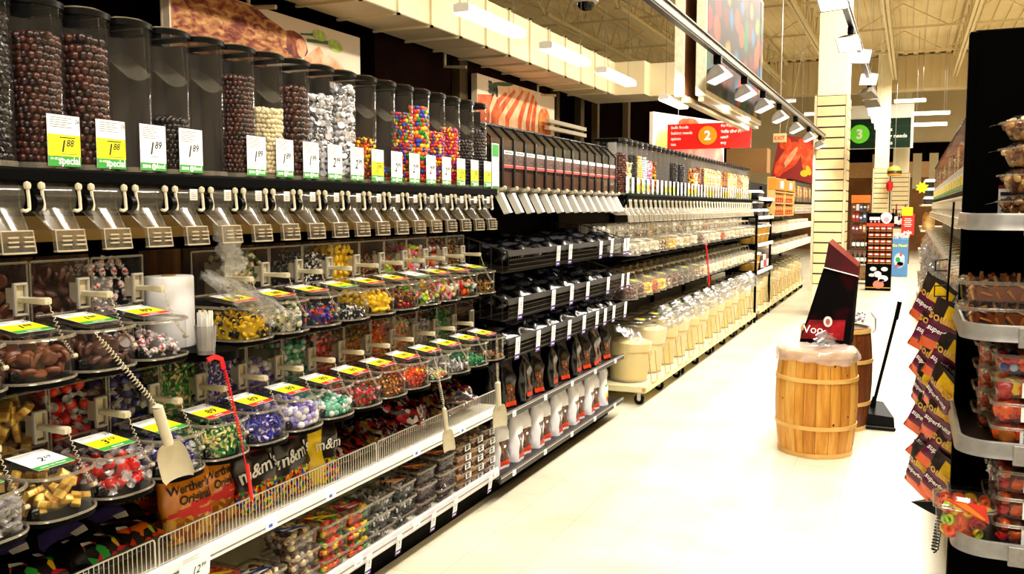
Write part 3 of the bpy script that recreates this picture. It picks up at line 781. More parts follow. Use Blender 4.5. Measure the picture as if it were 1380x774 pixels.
def mm_face(u, t, fr):
    if t > .78: return 1
    if fr and t < .34 + .10 * u: return 2
    return 0
def mm(seed, red=True):
    return bag(.20, .26, .075, mm_face, seed=seed, nu=56, nv=36, writing=[
        wr("m&m's", .068, .0, .122, 4, .07, .1, rot=.18), wr("m&m's", .068, .0, .122, 3, .02, .1, lift=.0012, rot=.18)]).mesh('bag', [DBR, MRED, MIXC, mat('print_white', '#f6f2ee', .4), INK, FOILG])
def coffee_face(u, t, fr):
    if not fr: return 0
    if -.34 < u < .36 and .06 < t < .13: return 2
    if -.2 < u < .26 and .36 + .12 * u < t < .40 + .12 * u: return 3
    if -.34 < u < .36 and .13 <= t < .48: return 1
    return 0
def coffee_black():
    return bag(.125, .27, .075, coffee_face, seed=5).mesh('bag', [BKFOIL, BROWNP, ORED, FOILG])
def coffee_white():
    return bag(.135, .31, .08, coffee_face, seed=6).mesh('bag', [WBAG, BROWNP, ORED, PAPER])
def coffee_white_green():
    def f(u, t, fr):
        if not fr: return 0
        if -.35 < u < .35 and .08 < t < .2: return 2
        if -.35 < u < .35 and .2 <= t < .28: return 3
        if -.4 < u < .4 and .46 < t < .56 and t < .5 + .15 * u + .06: return 1
        return 0
    return bag(.135, .31, .08, f, seed=9).mesh('bag', [WBAG, GRN, ORED, YEL])
def seal(m_, w, h): return m_

# ------------------------------------------------------------------ clear clamshell packs (stackable)
def rrect(x0, y0, x1, y1, r, n=4):
    P = []
    for cx, cy, a in ((x1 - r, y1 - r, 0), (x0 + r, y1 - r, PI / 2), (x0 + r, y0 + r, PI), (x1 - r, y0 + r, 1.5 * PI)):
        P += [(cx + r * math.cos(a + PI / 2 * i / n), cy + r * math.sin(a + PI / 2 * i / n)) for i in range(n + 1)]
    return P
CLAM = clear('clamshell_plastic', (.96, .96, .96), .008, base=.03, edge=.5, gloss=.06)
def clam_shapes(dx, dy, h, ribs=True):
    S = {}; base = rrect(-dx / 2 + .012, -dy / 2 + .012, dx / 2 - .012, dy / 2 - .012, .014); top = rrect(-dx / 2 + .004, -dy / 2 + .004, dx / 2 - .004, dy / 2 - .004, .02)
    m = MB(); m.extrude(base, 0, h * .72, 0, caps=(True, False), poly1=top)
    if ribs:
        for i in range(5):
            y = -dy * .36 + dy * .18 * i; m.tube([(dx / 2 - .011, y, .004), (dx / 2 - .004, y, h * .68)], .0016, 4)
        for i in range(4):
            x = -dx * .33 + dx * .22 * i; m.tube([(x, -dy / 2 + .011, .004), (x, -dy / 2 + .004, h * .68)], .0016, 4)
    S['tray'] = (m, [CLAM])
    m = MB(); rim = rrect(-dx / 2, -dy / 2, dx / 2, dy / 2, .022)
    m.tube([(x, y, h * .72) for x, y in rim], .0032, 5, closed=True); m.tube([(x, y, h * .79) for x, y in rim], .0026, 5, closed=True)
    S['rim'] = (m, [RIM])
    m = MB(); lid = rrect(-dx / 2 + .02, -dy / 2 + .02, dx / 2 - .02, dy / 2 - .02, .016)
    m.extrude(rim, h * .77, h * .97, 0, caps=(False, True), poly1=lid); S['lid'] = (m, [CLAM])
    return S
def clam_fill(dx, dy, h, tpl, d, cols, seed, fill=.72):
    P = rrect(-dx / 2 + .015, -dy / 2 + .015, dx / 2 - .015, dy / 2 - .015, .014); mb = MB()
    tl = [tpl] if isinstance(tpl, str) else tpl
    pts = wall_points((P + P[:1]), .001, h * fill * .92, d, 1, seed) + top_points(P, h * fill - d * .2, d, .006, seed)
    spread(mb, pts, tl, d, len(cols) // max(TPLM[q] for q in tl), seed)
    s = d * .8; mb.extrude([(x * (1 - 2 * s / dx), y * (1 - 2 * s / dy)) for x, y in P], .002, h * fill - d * .6, 0)
    return mb.mesh('filling', cols, 60)
def tri_label(dx, dy, h, main, ink):
    m = MB(); z = h * .972
    m.add([(dx * .34, -dy * .36, z), (dx * .34, dy * .2, z), (-dx * .2, -dy * .36, z)], [(0, 1, 2)], 0)
    m.add([(dx * .33, -dy * .3, z + .0005), (dx * .33, dy * .05, z + .0005), (dx * .2, -dy * .3, z + .0005)], [(0, 1, 2)], 1)
    m.add([(dx * .12, -dy * .34, z + .0005), (dx * .16, -dy * .1, z + .0005), (dx * .02, -dy * .34, z + .0005)], [(0, 1, 2)], 1)
    return m.mesh('triangle_label', [main, ink])
def white_label(dx, dy, h, side=.0):
    m = MB()
    x = dx / 2 - .001
    m.box(x, side - .03, .004, x + .0015, side + .03, h * .7, 0)
    for k, z in enumerate((.6, .52, .4, .3, .2)): m.box(x + .0015, side - .022, h * z - .002, x + .0018, side + (.02 if k % 2 else .005), h * z + .002, 1)
    return m.mesh('price_sticker', [PAPER, INK])
def clam(loc, key, dx, dy, h, fill, label, group, rz=0., tri=None, sticker=None, ribs=True, seed=1):
    r = thing('clamshell_pack', label, 'food pack', loc, rz, group)
    S = memo(('cs', dx, dy, h, ribs), lambda: clam_shapes(dx, dy, h, ribs))
    for k, (m, ms) in S.items(): link(k, memo((k, dx, dy, h, ribs), lambda: m.mesh(k, ms)), r)
    link('filling', memo(('cl', key, dx, dy, h, seed), lambda: clam_fill(dx, dy, h, *fill[:3], seed, *(fill[3:]))), r, kind='stuff')
    if tri: link('triangle_label', memo(('tri', dx, dy, h, tri[0].name), lambda: tri_label(dx, dy, h, *tri)), r)
    if sticker is not None: link('price_sticker', memo(('ps', dx, dy, h, sticker), lambda: white_label(dx, dy, h, sticker)), r)
    return r
# ------------------------------------------------------------------ candy shelving (nearest unit on the left)
Y0, Y1, Y2, Y3, Y4 = .9, 4.345, 6.63, 12.72, 21.5
TANB = mat('tan_board', '#d2ae66', .6, var=.15, scale=6)
def tag_part(root, x, y, z, key, price, w=.042, h=.09, lean=0.):
    def mk():
        c = price_card(w, h, 'tag', price); card_slab(c, w, h)
        return c.map(plane_map((0, 0, 0), (0, 1, 0), (0, 0, 1))).mesh('price_tag', LABM)
    l = root.location
    return link('price_tag', memo(('tag', key, w, h), mk), root, (x - l[0], y - l[1], z - l[2]), (0, lean, 0))
u1 = thing('shelving_unit', 'black candy shelving with white basket shelf on the near left', 'shelving', (-2.3, 2.6, 0))
m = MB(); m.box(-2.64, Y0, .0, -2.60, Y1, 2.06); part('back_panel', m, DARK, u1, True)
m = MB(); m.box(-2.6, Y0, 1.662, -1.99, Y1, 1.699, 0, .006); part('dispenser_shelf', m, BLACK, u1, True)
m = MB(); m.box(-2.34, Y0, 1.50, -2.32, Y1, 1.575); part('backing_board', m, TANB, u1, True)
m = MB(); m.box(-2.58, Y0, 1.146, -2.02, Y1, 1.160, 0, .003); part('bin_shelf', m, BLACK, u1, True)
m = MB(); m.box(-2.58, Y0, .815, -1.97, Y1, .829, 0, .003); part('bin_shelf', m, BLACK, u1, True)
m = MB(); m.box(-2.6, Y0, .525, -1.99, Y1, .545); part('basket_shelf', m, mat('shelf_cream', '#d9d2bd', .5, var=.08), u1, True)
m = MB(); m.box(-1.99, Y0, .497, -1.97, Y1, .55, 0, .004); m.box(-1.97, Y0, .512, -1.968, Y1, .516, 1); part('shelf_lip', m, [WHITE, INKG], u1, True)
m = MB(); m.box(-2.6, Y0, .145, -2.0, Y1, .165); part('base_deck', m, mat('deck_cream', '#e8dfc6', .5, var=.06), u1, True)
m = MB(); m.box(-2.0, Y0, .155, -1.985, Y1, .208, 0, .004); m.box(-1.985, Y0, .178, -1.983, Y1, .181, 1); part('price_rail', m, [mat('rail_lilac_white', '#ddd8dc', .4, var=.05), INKG], u1, True)
m = MB(); m.box(-2.12, Y0, 0, -2.10, Y1, .145); part('kick_plate', m, BLACK, u1, True)
for y in (1.0, 2.2, 3.3, 4.32):
    m = MB(); m.box(-2.6, y - .02, 0, -2.56, y + .02, 2.0); part('upright', m, BLACK, u1, True)
def fence(ya, yb, name='wire_fence'):
    m = MB(); x = -1.982; n = int((yb - ya) / .0165)
    for k in range(n + 1):
        y = ya + (yb - ya) * k / n; m.cyl((x, y, .55), (x, y, .636), .0013, n=4, caps=False)
    m.tube([(x, ya, .55), (x, ya, .628), (x, ya + .006, .638), (x, yb - .006, .638), (x, yb, .628), (x, yb, .55)], .003, 6)
    m.tube([(x, ya, .555), (x, yb, .555)], .0022, 5); part(name, m, STEEL, u1, True)
fence(.95, 1.925); fence(1.94, 3.12); fence(3.135, 4.3)
for y, z in ((3.02, .105), (3.26, .105), (3.57, .105), (3.79, .105), (4.19, .105)): tag_part(u1, -1.98, y, z, 'a', '3.99', lean=.12)
def big_tag():
    c = price_card(.13, .115, 'white', '12', '99'); card_slab(c, .13, .115); return c.map(plane_map((0, 0, 0), (0, 1, 0), (0, 0, 1))).mesh('price_tag', LABM)
link('price_tag', big_tag(), u1, (-1.962 + 2.3, 1.99 - 2.6, .445), (0, .1, 0))
for y, z, x in ((1.7, .505, 0), (2.75, .503, 0), (3.4, .503, 0), (3.85, .503, 0), (2.4, .503, 0)):
    m = MB(); m.box(-1.97, y, z, -1.966, y + .06, z + .03, 0); m.box(-1.966, y + .015, z + .008, -1.9655, y + .035, z + .02, 7); part('shelf_sticker', m, LABM, u1, True)
for y, z in ((2.72, .165), (3.42, .165), (2.95, .165), (4.28, .165)):
    m = MB(); m.box(-1.985, y, z, -1.9815, y + .06, z + .03, 0); m.box(-1.9815, y + .015, z + .01, -1.981, y + .045, z + .013, 4); part('shelf_sticker', m, LABM, u1, True)
# bags on the basket shelf
WB = memo('wb', werther); MM1 = mm(2); MM2 = mm(7)
ZB = .546
def put_bag(me, name, x, y, rz, label, cat, group, z=ZB, rx=0., ry=0., sc=1.):
    r = link(name, me, None, (x, y, z), (rx, ry, rz), (sc,) * 3); return tag(r, label, cat, group)
put_bag(WB, 'candy_bag', -2.085, 2.165, -.12, 'orange caramel candy bag in front with black lettering', 'candy bag', 'orange caramel bags', ry=-.1)
put_bag(WB, 'candy_bag', -2.11, 2.335, .05, 'orange caramel candy bag tucked behind the front one on its right', 'candy bag', 'orange caramel bags', ry=-.1)
put_bag(WB, 'candy_bag', -2.24, 2.11, -.3, 'orange caramel candy bag in the shade behind the front one', 'candy bag', 'orange caramel bags', ry=-.15)
put_bag(MM1, 'candy_bag', -2.07, 2.485, -.08, 'dark brown chocolate candy bag nearest the caramel bags', 'candy bag', 'brown chocolate candy bags', ry=-.12)
put_bag(MM2, 'candy_bag', -2.07, 2.685, -.02, 'dark brown chocolate candy bag in the middle of its row', 'candy bag', 'brown chocolate candy bags', ry=-.12)
def mmy():
    return bag(.16, .25, .07, lambda u, t, fr: 1 if (fr and u < -.1 and t < .95) else (2 if fr and t < .38 else 0), seed=3, nu=36, nv=30, writing=[wr("m&m", .06, .03, .125, 3, .01, .1)]).mesh('bag', [DBR, Y_, MIXC, PAPER])
put_bag(mmy(), 'candy_bag', -2.05, 2.83, -.35, 'dark brown candy bag with a yellow side, turned away', 'candy bag', 'brown chocolate candy bags', ry=-.1)
put_bag(MM1, 'candy_bag', -2.2, 2.55, .1, 'dark brown chocolate candy bag standing behind the front two', 'candy bag', 'brown chocolate candy bags', ry=-.2)
KF = mat('wrap_black', '#0b090b', .25, var=.3, spec=.8)
def skit(seed, cols):
    pr = vor('print_mixed_%d' % seed, cols, 42, .3)
    def f(u, t, fr):
        if fr and -.3 < u < .3 and .40 < t - .12 * math.sin(14 * u) < .46: return 3
        if fr and .1 < t < .3 and u > -.2: return 1
        if fr and .55 < t < .75 and u < .2: return 2
        return 0
    return bag(.21, .26, .07, f, base=False, seed=seed, nu=32, nv=24, crease=.005).mesh('bag', [KF, pr, mat('wrap_violet', '#55489a', .3, var=.2), PAPER])
DK = skit(12, ['#0b090b', '#d02818', '#a8c828', '#0b090b', '#e06818']); DK2 = skit(13, ['#120c10', '#c01838', '#e8b820', '#27983a', '#0b090b'])
k = 0
for y, x, rz, me in ((1.42, -2.2, .2, DK), (1.58, -2.14, -.2, DK2), (1.70, -2.26, .3, DK), (1.78, -2.10, .1, DK2), (1.92, -2.13, -.15, DK), (2.02, -2.24, .25, DK2)):
    o = link('candy_bag', me, None, (x + .1, y, ZB + .05 + .012 * (k % 2)), (0, -1.2, rz)); k += 1
    tag(o, 'black fruit candy bag lying on the basket shelf, %s from the left' % ORD[k - 1], 'candy bag', 'black candy bags lying on the basket shelf')
PILL = [vor('print_wrapped_sweets', ['#8a0c18', '#b81828', '#1c0808', '#cfc4bc', '#3a0c10'], 48, .25), vor('print_jelly_mix', ['#9a1c10', '#c88a14', '#2a6c2a', '#1a0c08', '#5a1010'], 45, .25), vor('print_violet_red', ['#3a1c54', '#a81c30', '#c8beb8', '#b8861c', '#140c12'], 55, .25)]
PMS = [bag(.2, .22, .085, lambda u, t, fr: 1 if (t > .93 or t < .07) else 0, base=False, seed=20 + q, crease=.007).mesh('bag', [PILL[q], clear('film', (.9, .88, .86), .1)]) for q in range(3)]
rs = random.Random(4); k = 0
for row, x0 in enumerate((-2.14, -2.34)):
    for j in range(7):
        y = 2.98 + .185 * j + rs.uniform(-.02, .02); c = ['red and white', 'orange and green', 'violet and red'][(j + row) % 3]
        o = link('candy_bag', PMS[(j + row) % 3], None, (x0 + .11, y, ZB + .045), (0, -1.32 + rs.uniform(-.12, .1), rs.uniform(-.3, .3)))
        tag(o, '%s bag of mixed sweets, %s in the %s row of the basket shelf' % (c, ORD[j], 'front' if row == 0 else 'back'), 'candy bag', 'bags of mixed sweets'); k += 1
o = link('candy_bag', PMS[0], None, (-1.99, 3.55, ZB + .1), (.3, -1.1, .2)); tag(o, 'bag of mixed sweets piled on top of the front row', 'candy bag', 'bags of mixed sweets')
o = link('candy_bag', PMS[2], None, (-2.0, 3.95, ZB + .1), (-.2, -1.25, -.2)); tag(o, 'violet bag of mixed sweets piled on top near the far end', 'candy bag', 'bags of mixed sweets')
# clamshell stacks on the base deck
ORL = mat('label_orange', '#f08018', .5, var=.2); BLL = mat('label_blue', '#1c3c9c', .5, var=.2); PKL = mat('label_pink', '#d82070', .5, var=.2); RDL = mat('label_red', '#d83018', .5, var=.2); YLL = mat('label_yellow', '#f0e020', .5)
GUM = [R_, O_, Y_, G_, R_]; CHB = [CH_D2, CH_M]
STK = [(2.315, 3, .07, 'orange gummies', ('chunk', .028, [O_, R_]), (YLL, INK)), (2.515, 2, .075, 'golden chocolate drops', ('chunk', .022, [BEIGE, BR_, CREM]), (BLL, PAPER)),
       (2.72, 3, .078, 'grey yoghurt nuts', ('ball', .026, [GREYC, BEIGE, BR_]), (BLL, PAPER)), (2.92, 3, .071, 'red, green and yellow gummies', ('chunk', .026, GUM), (YLL, INK)),
       (3.1, 3, .069, 'red and yellow jelly sweets', ('chunk', .024, [R_, O_, Y_, G_]), (PKL, PAPER)), (3.275, 3, .069, 'black and white licorice', ('block', .022, [K_, WRAPW, GREYC]), None),
       (3.465, 3, .07, 'black and white candy pieces', ('block', .022, [K_, WRAPW, K_]), (ORL, PAPER)), (3.66, 3, .075, 'brown chocolate almonds', ('ball', .02, CHB), (ORL, INK)),
       (3.865, 3, .08, 'dark chocolate raisins', ('chunk', .02, CHB), (ORL, INK)), (4.04, 5, .048, 'cocoa covered nuts', ('ball', .019, [CH_M, TAN]), None),
       (4.19, 5, .05, 'chocolate peanuts', ('ball', .019, [CH_M, TAN]), None), (4.335, 5, .052, 'chocolate pieces', ('chunk', .02, [CH_M, TAN]), None)]
for j, (y, n, h, what, fill, tri) in enumerate(STK):
    dy = .175 if j < 9 else .14
    for q in range(n):
        clam((-2.12 + (q % 2) * .004, y, .166 + q * h), what, .17, dy, h, fill, 'clear pack of %s, %s' % (what, ['bottom of its stack', 'second from the bottom', 'third from the bottom', 'fourth from the bottom', 'fifth, top of its stack'][q]),
             'clear candy packs on the bottom shelf', tri=tri if q == n - 1 else None, sticker=.03 if j >= 9 else None, seed=q % 2)
# plastic bag roll, twist tie cup, loose bag
def roll():
    m = MB(); m.lathe([(.022, 0), (.072, 0), (.074, .004), (.074, .216), (.072, .22), (.022, .22), (.022, 0)], 28); return m
r = thing('bag_roll', 'thick white roll of produce bags standing between the upper bins', 'bag roll', (-2.12, 2.155, 1.167))
m = MB(); m.extrude([(-2.4, 2.08), (-1.99, 2.08)] + [(-1.99 + .12 * math.cos(a), 2.155 + .085 * math.sin(a)) for a in np.linspace(-1.4, 1.4, 9)] + [(-1.99, 2.235), (-2.4, 2.235)], 1.14, 1.166); part('gap_tray', m, BLACK, u1, True)
part('roll', roll(), mat('roll_white', '#f4f3f6', .4, var=.03), r)
m = MB(); m.lathe([(.0215, -.004), (.0215, .224), (.018, .224), (.018, -.004)], 14); part('core_tube', m, mat('cardboard', '#a4824f', .8), r)
r = thing('tie_cup', 'clear cup of white twist ties beside the bag roll', 'cup', (-1.905, 2.075, 1.167))
m = MB(); m.lathe([(.001, 0), (.024, 0), (.031, .085), (.0325, .085), (.0255, -.001), (.001, -.001)], 18); part('cup', m, clear('cup_smoke', (.7, .68, .66), .1), r)
m = MB()
for k in range(22):
    a = k * 2.4; q = .021 * math.sqrt((k + .5) / 22); x, y = q * math.cos(a), q * math.sin(a); m.box(x - .004, y - .001, .01, x + .004, y + .001, .118 + .012 * math.sin(k * 1.7))
part('twist_ties', m, WHITE, r, kind='stuff')
FILM = clear('bag_film', (.95, .95, .95), .05, '#ffffff', base=.10, edge=.6, gloss=.08)
def film_bag(P, Q, w, seed, fl=.012, nu=18, nv=16):
    """crumpled clear film bag hanging from P to Q"""
    rs = random.Random(seed); P = np.array(P); Q = np.array(Q); a, b = frame(Q - P); m = MB(); V = []; ph = [rs.uniform(0, 6) for _ in range(6)]
    for j in range(nv + 1):
        t = j / nv; c = P + (Q - P) * t; W = w * (.35 + .65 * min(1, t * 1.8)) / 2
        for i in range(nu):
            q = 2 * PI * i / nu; n = fl * (math.sin(5 * q + 7 * t + ph[0]) + .7 * math.sin(9 * q - 11 * t + ph[1]) + .5 * math.sin(17 * t + 3 * q + ph[2]))
            V.append(c + (W * math.cos(q) + n) * a + (W * .32 * math.sin(q) + n) * b)
    m.add(V, [(j * nu + i, j * nu + (i + 1) % nu, (j + 1) * nu + (i + 1) % nu, (j + 1) * nu + i) for j in range(nv) for i in range(nu)]); return m
solo('plastic_bag', film_bag((0, -.10, .06), (.12, .14, -.10), .19, 3, .009), FILM, 'crumpled clear bag lying over the yellow toffee bin', 'plastic bag', (-1.98, 2.26, 1.335), smooth=80)
solo('plastic_bag', film_bag((0, 0, 0), (.02, .05, -.17), .06, 5), FILM, 'clear bag caught under the spout of the sixth canister', 'plastic bag', (-2.02, 2.28, 1.56), smooth=80)
# scoops that hang loose on their cords
def hanging_scoop(top, grip, tip, w, label, col=CREAM, tilt=0.):
    r = thing('scoop', label, 'scoop', tuple(tip)); t = np.array(tip)
    top = np.array(top) - t; g = np.array(grip) - t
    L = np.linalg.norm(g); up = g / L; rt = np.array([.55, .83, 0]); rt = rt - up * rt.dot(up); rt /= np.linalg.norm(rt); fw = np.cross(up, rt) * -1
    F_ = lambda u, s, d: u * up + s * rt + d * fw
    b = MB(); nu = 10; bl = L * .52; V = []
    for j in range(9):
        u = bl * j / 8; ww = w / 2 * (1, 1, 1, .99, .97, .95, .9, .8, .6)[j] * (.86 if j == 0 else 1)
        for i in range(nu + 1):
            q = -1.25 + 2.5 * i / nu; V.append(F_(u, ww * math.sin(q) / math.sin(1.25), -ww * .75 * (math.cos(q) - math.cos(1.25)) + (.0 if j < 8 else ww * .3)))
    b.add(V, [(j * (nu + 1) + i, j * (nu + 1) + i + 1, (j + 1) * (nu + 1) + i + 1, (j + 1) * (nu + 1) + i) for j in range(8) for i in range(nu)])
    bb = len(b.v); V2 = np.array(V) + fw * .003; b.add(V2, [(j * (nu + 1) + i, (j + 1) * (nu + 1) + i, (j + 1) * (nu + 1) + i + 1, j * (nu + 1) + i + 1) for j in range(8) for i in range(nu)])
    link('blade', b.mesh('blade', [col], 50), r)
    h = MB(); pts = [F_(bl - .005, 0, -.004), F_(bl + .02, 0, -.004), F_(L * .8, 0, -.004), F_(L, 0, -.004)]
    h.tube(pts, w * .17, 8); h.lathe([(.001, -.008), (w * .18, 0), (.001, .01)], 8, c=F_(L, 0, -.004)); link('handle', h.mesh('handle', [col], 50), r)
    c = coil(F_(L, 0, -.004), top, .0, 26, .0065, .0014, .15); link('coiled_cord', c.mesh('coiled_cord', [col], 60), r)
    return r
hanging_scoop((-1.88, 1.655, 1.285), (-1.80, 1.775, 1.075), (-1.80, 1.845, .86), .085, 'large cream scoop dangling on a coiled cord in front of the lower bins')
hanging_scoop((-1.87, 3.42, .95), (-1.84, 3.455, .72), (-1.84, 3.50, .52), .06, 'cream scoop dangling edge-on above the basket fence')
hanging_scoop((-1.88, 4.09, .96), (-1.85, 4.04, .73), (-1.85, 4.065, .5), .085, 'cream scoop dangling at the far end of the candy bins beside the coffee')
r = thing('tool_cord', 'red coiled cord with red handle hanging between the candy bins', 'cord', (-1.87, 2.075, 1.155))
m = MB(); m.tube([(-.0, -.035, .0), (.01, -.015, .008), (.02, .0, .0), (.024, .005, -.03)], .008, 8); part('handle', m, mat('red_plastic', '#d8120c', .35), r)
m = coil((.024, .005, -.02), (.045, .05, -.26), .0, 30, .005, .002, .08); m.tube([(.045, .05, -.26), (.055, .06, -.35)], .002, 5); part('coiled_cord', m, mat('red_plastic'), r)
m = MB(); m.cyl((.055, .06, -.33), (.062, .07, -.44), .0065, .005, 8); part('end_grip', m, mat('red_plastic'), r)
# ------------------------------------------------------------------ coffee shelving
u2 = thing('shelving_unit', 'black coffee shelving with wire basket tiers beside the candy', 'shelving', (-2.3, 5.5, 0))
m = MB(); m.box(-2.64, Y1 + .003, 0, -2.60, Y2, 2.02); part('back_panel', m, BLACK, u2, True)
m = MB(); m.box(-2.6, Y1 + .02, 1.66, -2.06, Y2 - .02, 1.70, 0, .005); part('dispenser_shelf', m, BLACK, u2, True)
for z, zb in ((.455, 0), (.12, 1)):
    m = MB(); m.box(-2.6, Y1 + .003, z, -1.99, Y2, z + .015); part('shelf', m, mat('shelf_black', '#15120f', .4, var=.2), u2, True)
    m = MB(); m.box(-1.99, Y1 + .003, z - .012, -1.975, Y2, z + .03, 0, .004); m.box(-1.975, Y1 + .003, z + .018, -1.972, Y2, z + .022, 1); part('price_rail', m, [GREYM, STEEL], u2, True)
    for k in range(5):
        y = 4.5 + .47 * k; m = MB(); m.box(-1.975, y, z - .006, -1.969, y + .04, z + .024); m.box(-1.969, y + .008, z + .002, -1.9685, y + .03, z + .005, 3); part('shelf_sticker', m, LABM, u2, True)
m = MB(); m.box(-2.12, Y1 + .003, 0, -2.10, Y2, .118); part('kick_plate', m, BLACK, u2, True)
for y in (Y1 + .03, 5.5, Y2 - .03):
    m = MB(); m.box(-2.6, y - .02, 0, -2.56, y + .02, 2.0); part('upright', m, BLACK, u2, True)
TAGY = {0: (5.08, 5.29, 5.9, 6.15, 6.47, 6.55), 1: (4.5, 5.0, 5.32, 5.63, 6.07, 6.42, 6.56), 2: (4.46, 4.76, 5.0, 5.28, 5.56, 5.83, 6.01, 6.21, 6.5)}
for t, zr in enumerate((1.355, 1.095, .88)):
    ya, yb = Y1 + .06, Y2 - .03
    b = thing('wire_basket_shelf', 'black wire basket shelf, %s of the coffee unit' % ['top one', 'middle one', 'lowest one'][t], 'basket', (-2.2, 5.5, zr - .10), 0, 'wire basket shelves')
    m = MB()
    for k in range(66):
        y = ya + (yb - ya) * k / 65; m.tube([(-2.56, y, zr - .06), (-1.975, y, zr - .105), (-1.955, y, zr - .085), (-1.955, y, zr - .01)], .0015, 4)
    for k in range(5):
        x = -2.5 + .125 * k; z = zr - .06 - .045 * (x + 2.56) / .585; m.cyl((x, ya, z - .003), (x, yb, z - .003), .003, n=5)
    for z in (-.085, -.06, -.035): m.cyl((-1.953, ya, zr + z), (-1.953, yb, zr + z), .0022, n=5)
    part('wire_floor', m, mat('wire_black', '#3a342d', .35, metal=.2, var=.2), b, True)
    for y in (ya, yb):
        m = MB(); m.tube([(-2.57, y, zr + .13), (-2.3, y, zr + .11), (-1.96, y, zr + .01)], .004, 6)
        for k in range(9):
            x = -2.52 + .066 * k; z = zr - .06 - .045 * (x + 2.56) / .585; m.cyl((x, y, z), (x, y, zr + .125 - .115 * max(0, (x + 2.3) / .34)), .0022, n=4)
        part('side_frame', m, mat('wire_black'), b, True)
    m = MB(); m.prism_y([(-1.958, zr - .012), (-1.945, zr - .015), (-1.95, zr + .015), (-1.963, zr + .015)], ya - .02, yb + .02); part('price_rail', m, GREYM, b, True)
    for q, y in enumerate(TAGY[t]): tag_part(b, -1.942, y, zr - .105, 'c', '12.99', .06, .122, lean=.06)
    rs = random.Random(40 + t)
    for row in range(2):
        for k in range(9):
            y = ya + .13 + .237 * k + rs.uniform(-.03, .03)
            me = memo('foilbag', lambda: bag(.2, .26, .085, base=False, seed=31, crease=.009, nu=32, nv=26, face=lambda u, t_, fr: 1 if fr and .4 < t_ < .62 and -.3 < u < .25 else 0).mesh('bag', [BKFOIL, mat('wrap_smoke', '#5a5860', .15, metal=.7, var=.6, scale=25)]))
            o = link('coffee_bag', me, None, (-1.99 - .23 * row, y, zr - .005 + .02 * row), (rs.uniform(-.15, .15), -1.5 + rs.uniform(-.1, .1), rs.uniform(-.35, .35)))
            tag(o, 'crumpled black foil bag, %s in the %s row of the %s wire basket' % (ORD[k], ['front', 'back'][row], ['top', 'middle', 'lowest'][t]), 'coffee bag', 'black foil bags in the wire baskets')
CB = coffee_black(); CW = coffee_white(); CWG = coffee_white_green()
for k in range(14):
    y = 4.46 + .148 * k + (.012 if k % 2 else 0); o = link('coffee_bag', CB, None, (-2.075 + .012 * (k % 3), y, .47), (0, -.03, [.1, -.25, .05][k % 3] + (.9 if k in (2, 5, 8) else 0)))
    tag(o, 'black coffee bag with brown label, %s from the left on its shelf' % ORD[k], 'coffee bag', 'black coffee bags standing on the shelf')
for k in range(12):
    y = 4.57 + .163 * k + (.018 if k % 2 else 0); o = link('coffee_bag', CWG if k > 10 else CW, None, (-2.085 + .02 * (k % 2), y, .135), (0, -.02, -.15 + .3 * (k % 2)))
    tag(o, 'white coffee bag with %s, %s from the left on the bottom shelf' % ('green print' if k > 10 else 'dark label', ORD[k]), 'coffee bag', 'white coffee bags standing on the shelf')
# slanted coffee bean dispensers
def coffee_shapes(w=.156):
    S = {}; prof = [(-.27, .012), (0, .012), (.0, .27), (-.075, .345), (-.27, .345)]
    m = MB(); m.prism_y(prof, -w / 2, w / 2); S['hopper'] = (m, [clear('hopper_plastic', (.8, .78, .74), .015, '#d8d0c0', base=.06, edge=.7)])
    m = MB()
    for sy in (-1, 1):
        y = sy * (w / 2 - .006); m.prism_y([(.0, .012), (.007, .012), (.007, .273), (-.072, .352), (-.076, .345), (0, .268)], y - .006, y + .006)
    S['edge_frame'] = (m, [BLACKP])
    m = MB(); m.box(-.275, -w / 2, .345, -.07, w / 2, .358, 0, .004); m.box(-.2, -.03, .358, -.14, .03, .366, 0, .004); S['hopper_lid'] = (m, [BLACKP])
    m = MB(); x = .003
    m.box(x - .002, -w * .42, .118, x, w * .42, .212, 0)
    m.quad((x + .0004, -w * .42, .134), (x + .0004, w * .42, .134), (x + .0004, w * .42, .192), (x + .0004, -w * .42, .192), 1)
    m.quad((x + .0004, -w * .42, .118), (x + .0004, w * .42, .118), (x + .0004, w * .42, .132), (x + .0004, -w * .42, .132), 2)
    m.quad((x + .0008, -w * .3, .199), (x + .0008, w * .3, .199), (x + .0008, w * .3, .204), (x + .0008, -w * .3, .204), 3)
    S['coffee_card'] = (m, [PAPER, BROWNP, RED, INK])
    m = MB(); m.box(-.06, -w * .36, -.03, .03, w * .36, .012, 0, .008); m.box(.02, -w * .42, -.012, .04, w * .42, .004, 0, .004); S['gate'] = (m, [HAZY])
    m = MB(); a = w * .13
    V = [(.0, -a, -.03), (.0, a, -.03), (.035, -a, -.02), (.035, a, -.02), (.09, -a * .9, -.125), (.09, a * .9, -.125), (.055, -a * .9, -.135), (.055, a * .9, -.135)]
    m.add(V, [(2, 3, 5, 4), (0, 6, 7, 1), (0, 2, 4, 6), (1, 7, 5, 3)]); S['chute'] = (m, [mat('chute_plastic', '#dcd8cc', .3, var=.06)])
    m = MB(); m.cyl((.03, -.01, -.004), (.055, -.01, .004), .006, n=8); m.lathe([(.001, -.012), (.011, -.006), (.011, .006), (.001, .012)], 8, c=(.058, -.01, .005)); S['pull_knob'] = (m, [CREAM])
    return S
S_COF = coffee_shapes()
def beans():
    mb = MB(); P = [(-.2, -.07), (-.008, -.07), (-.008, .07), (-.2, .07)]
    spread(mb, wall_points([(-.008, -.07), (-.008, .07)], .015, .10, .017, 1, 3), 'nut', .019, 2, 3); mb.extrude(P, .014, .095, 0)
    return mb.mesh('beans', [BR_, TAN], 60)
BEANS = beans()
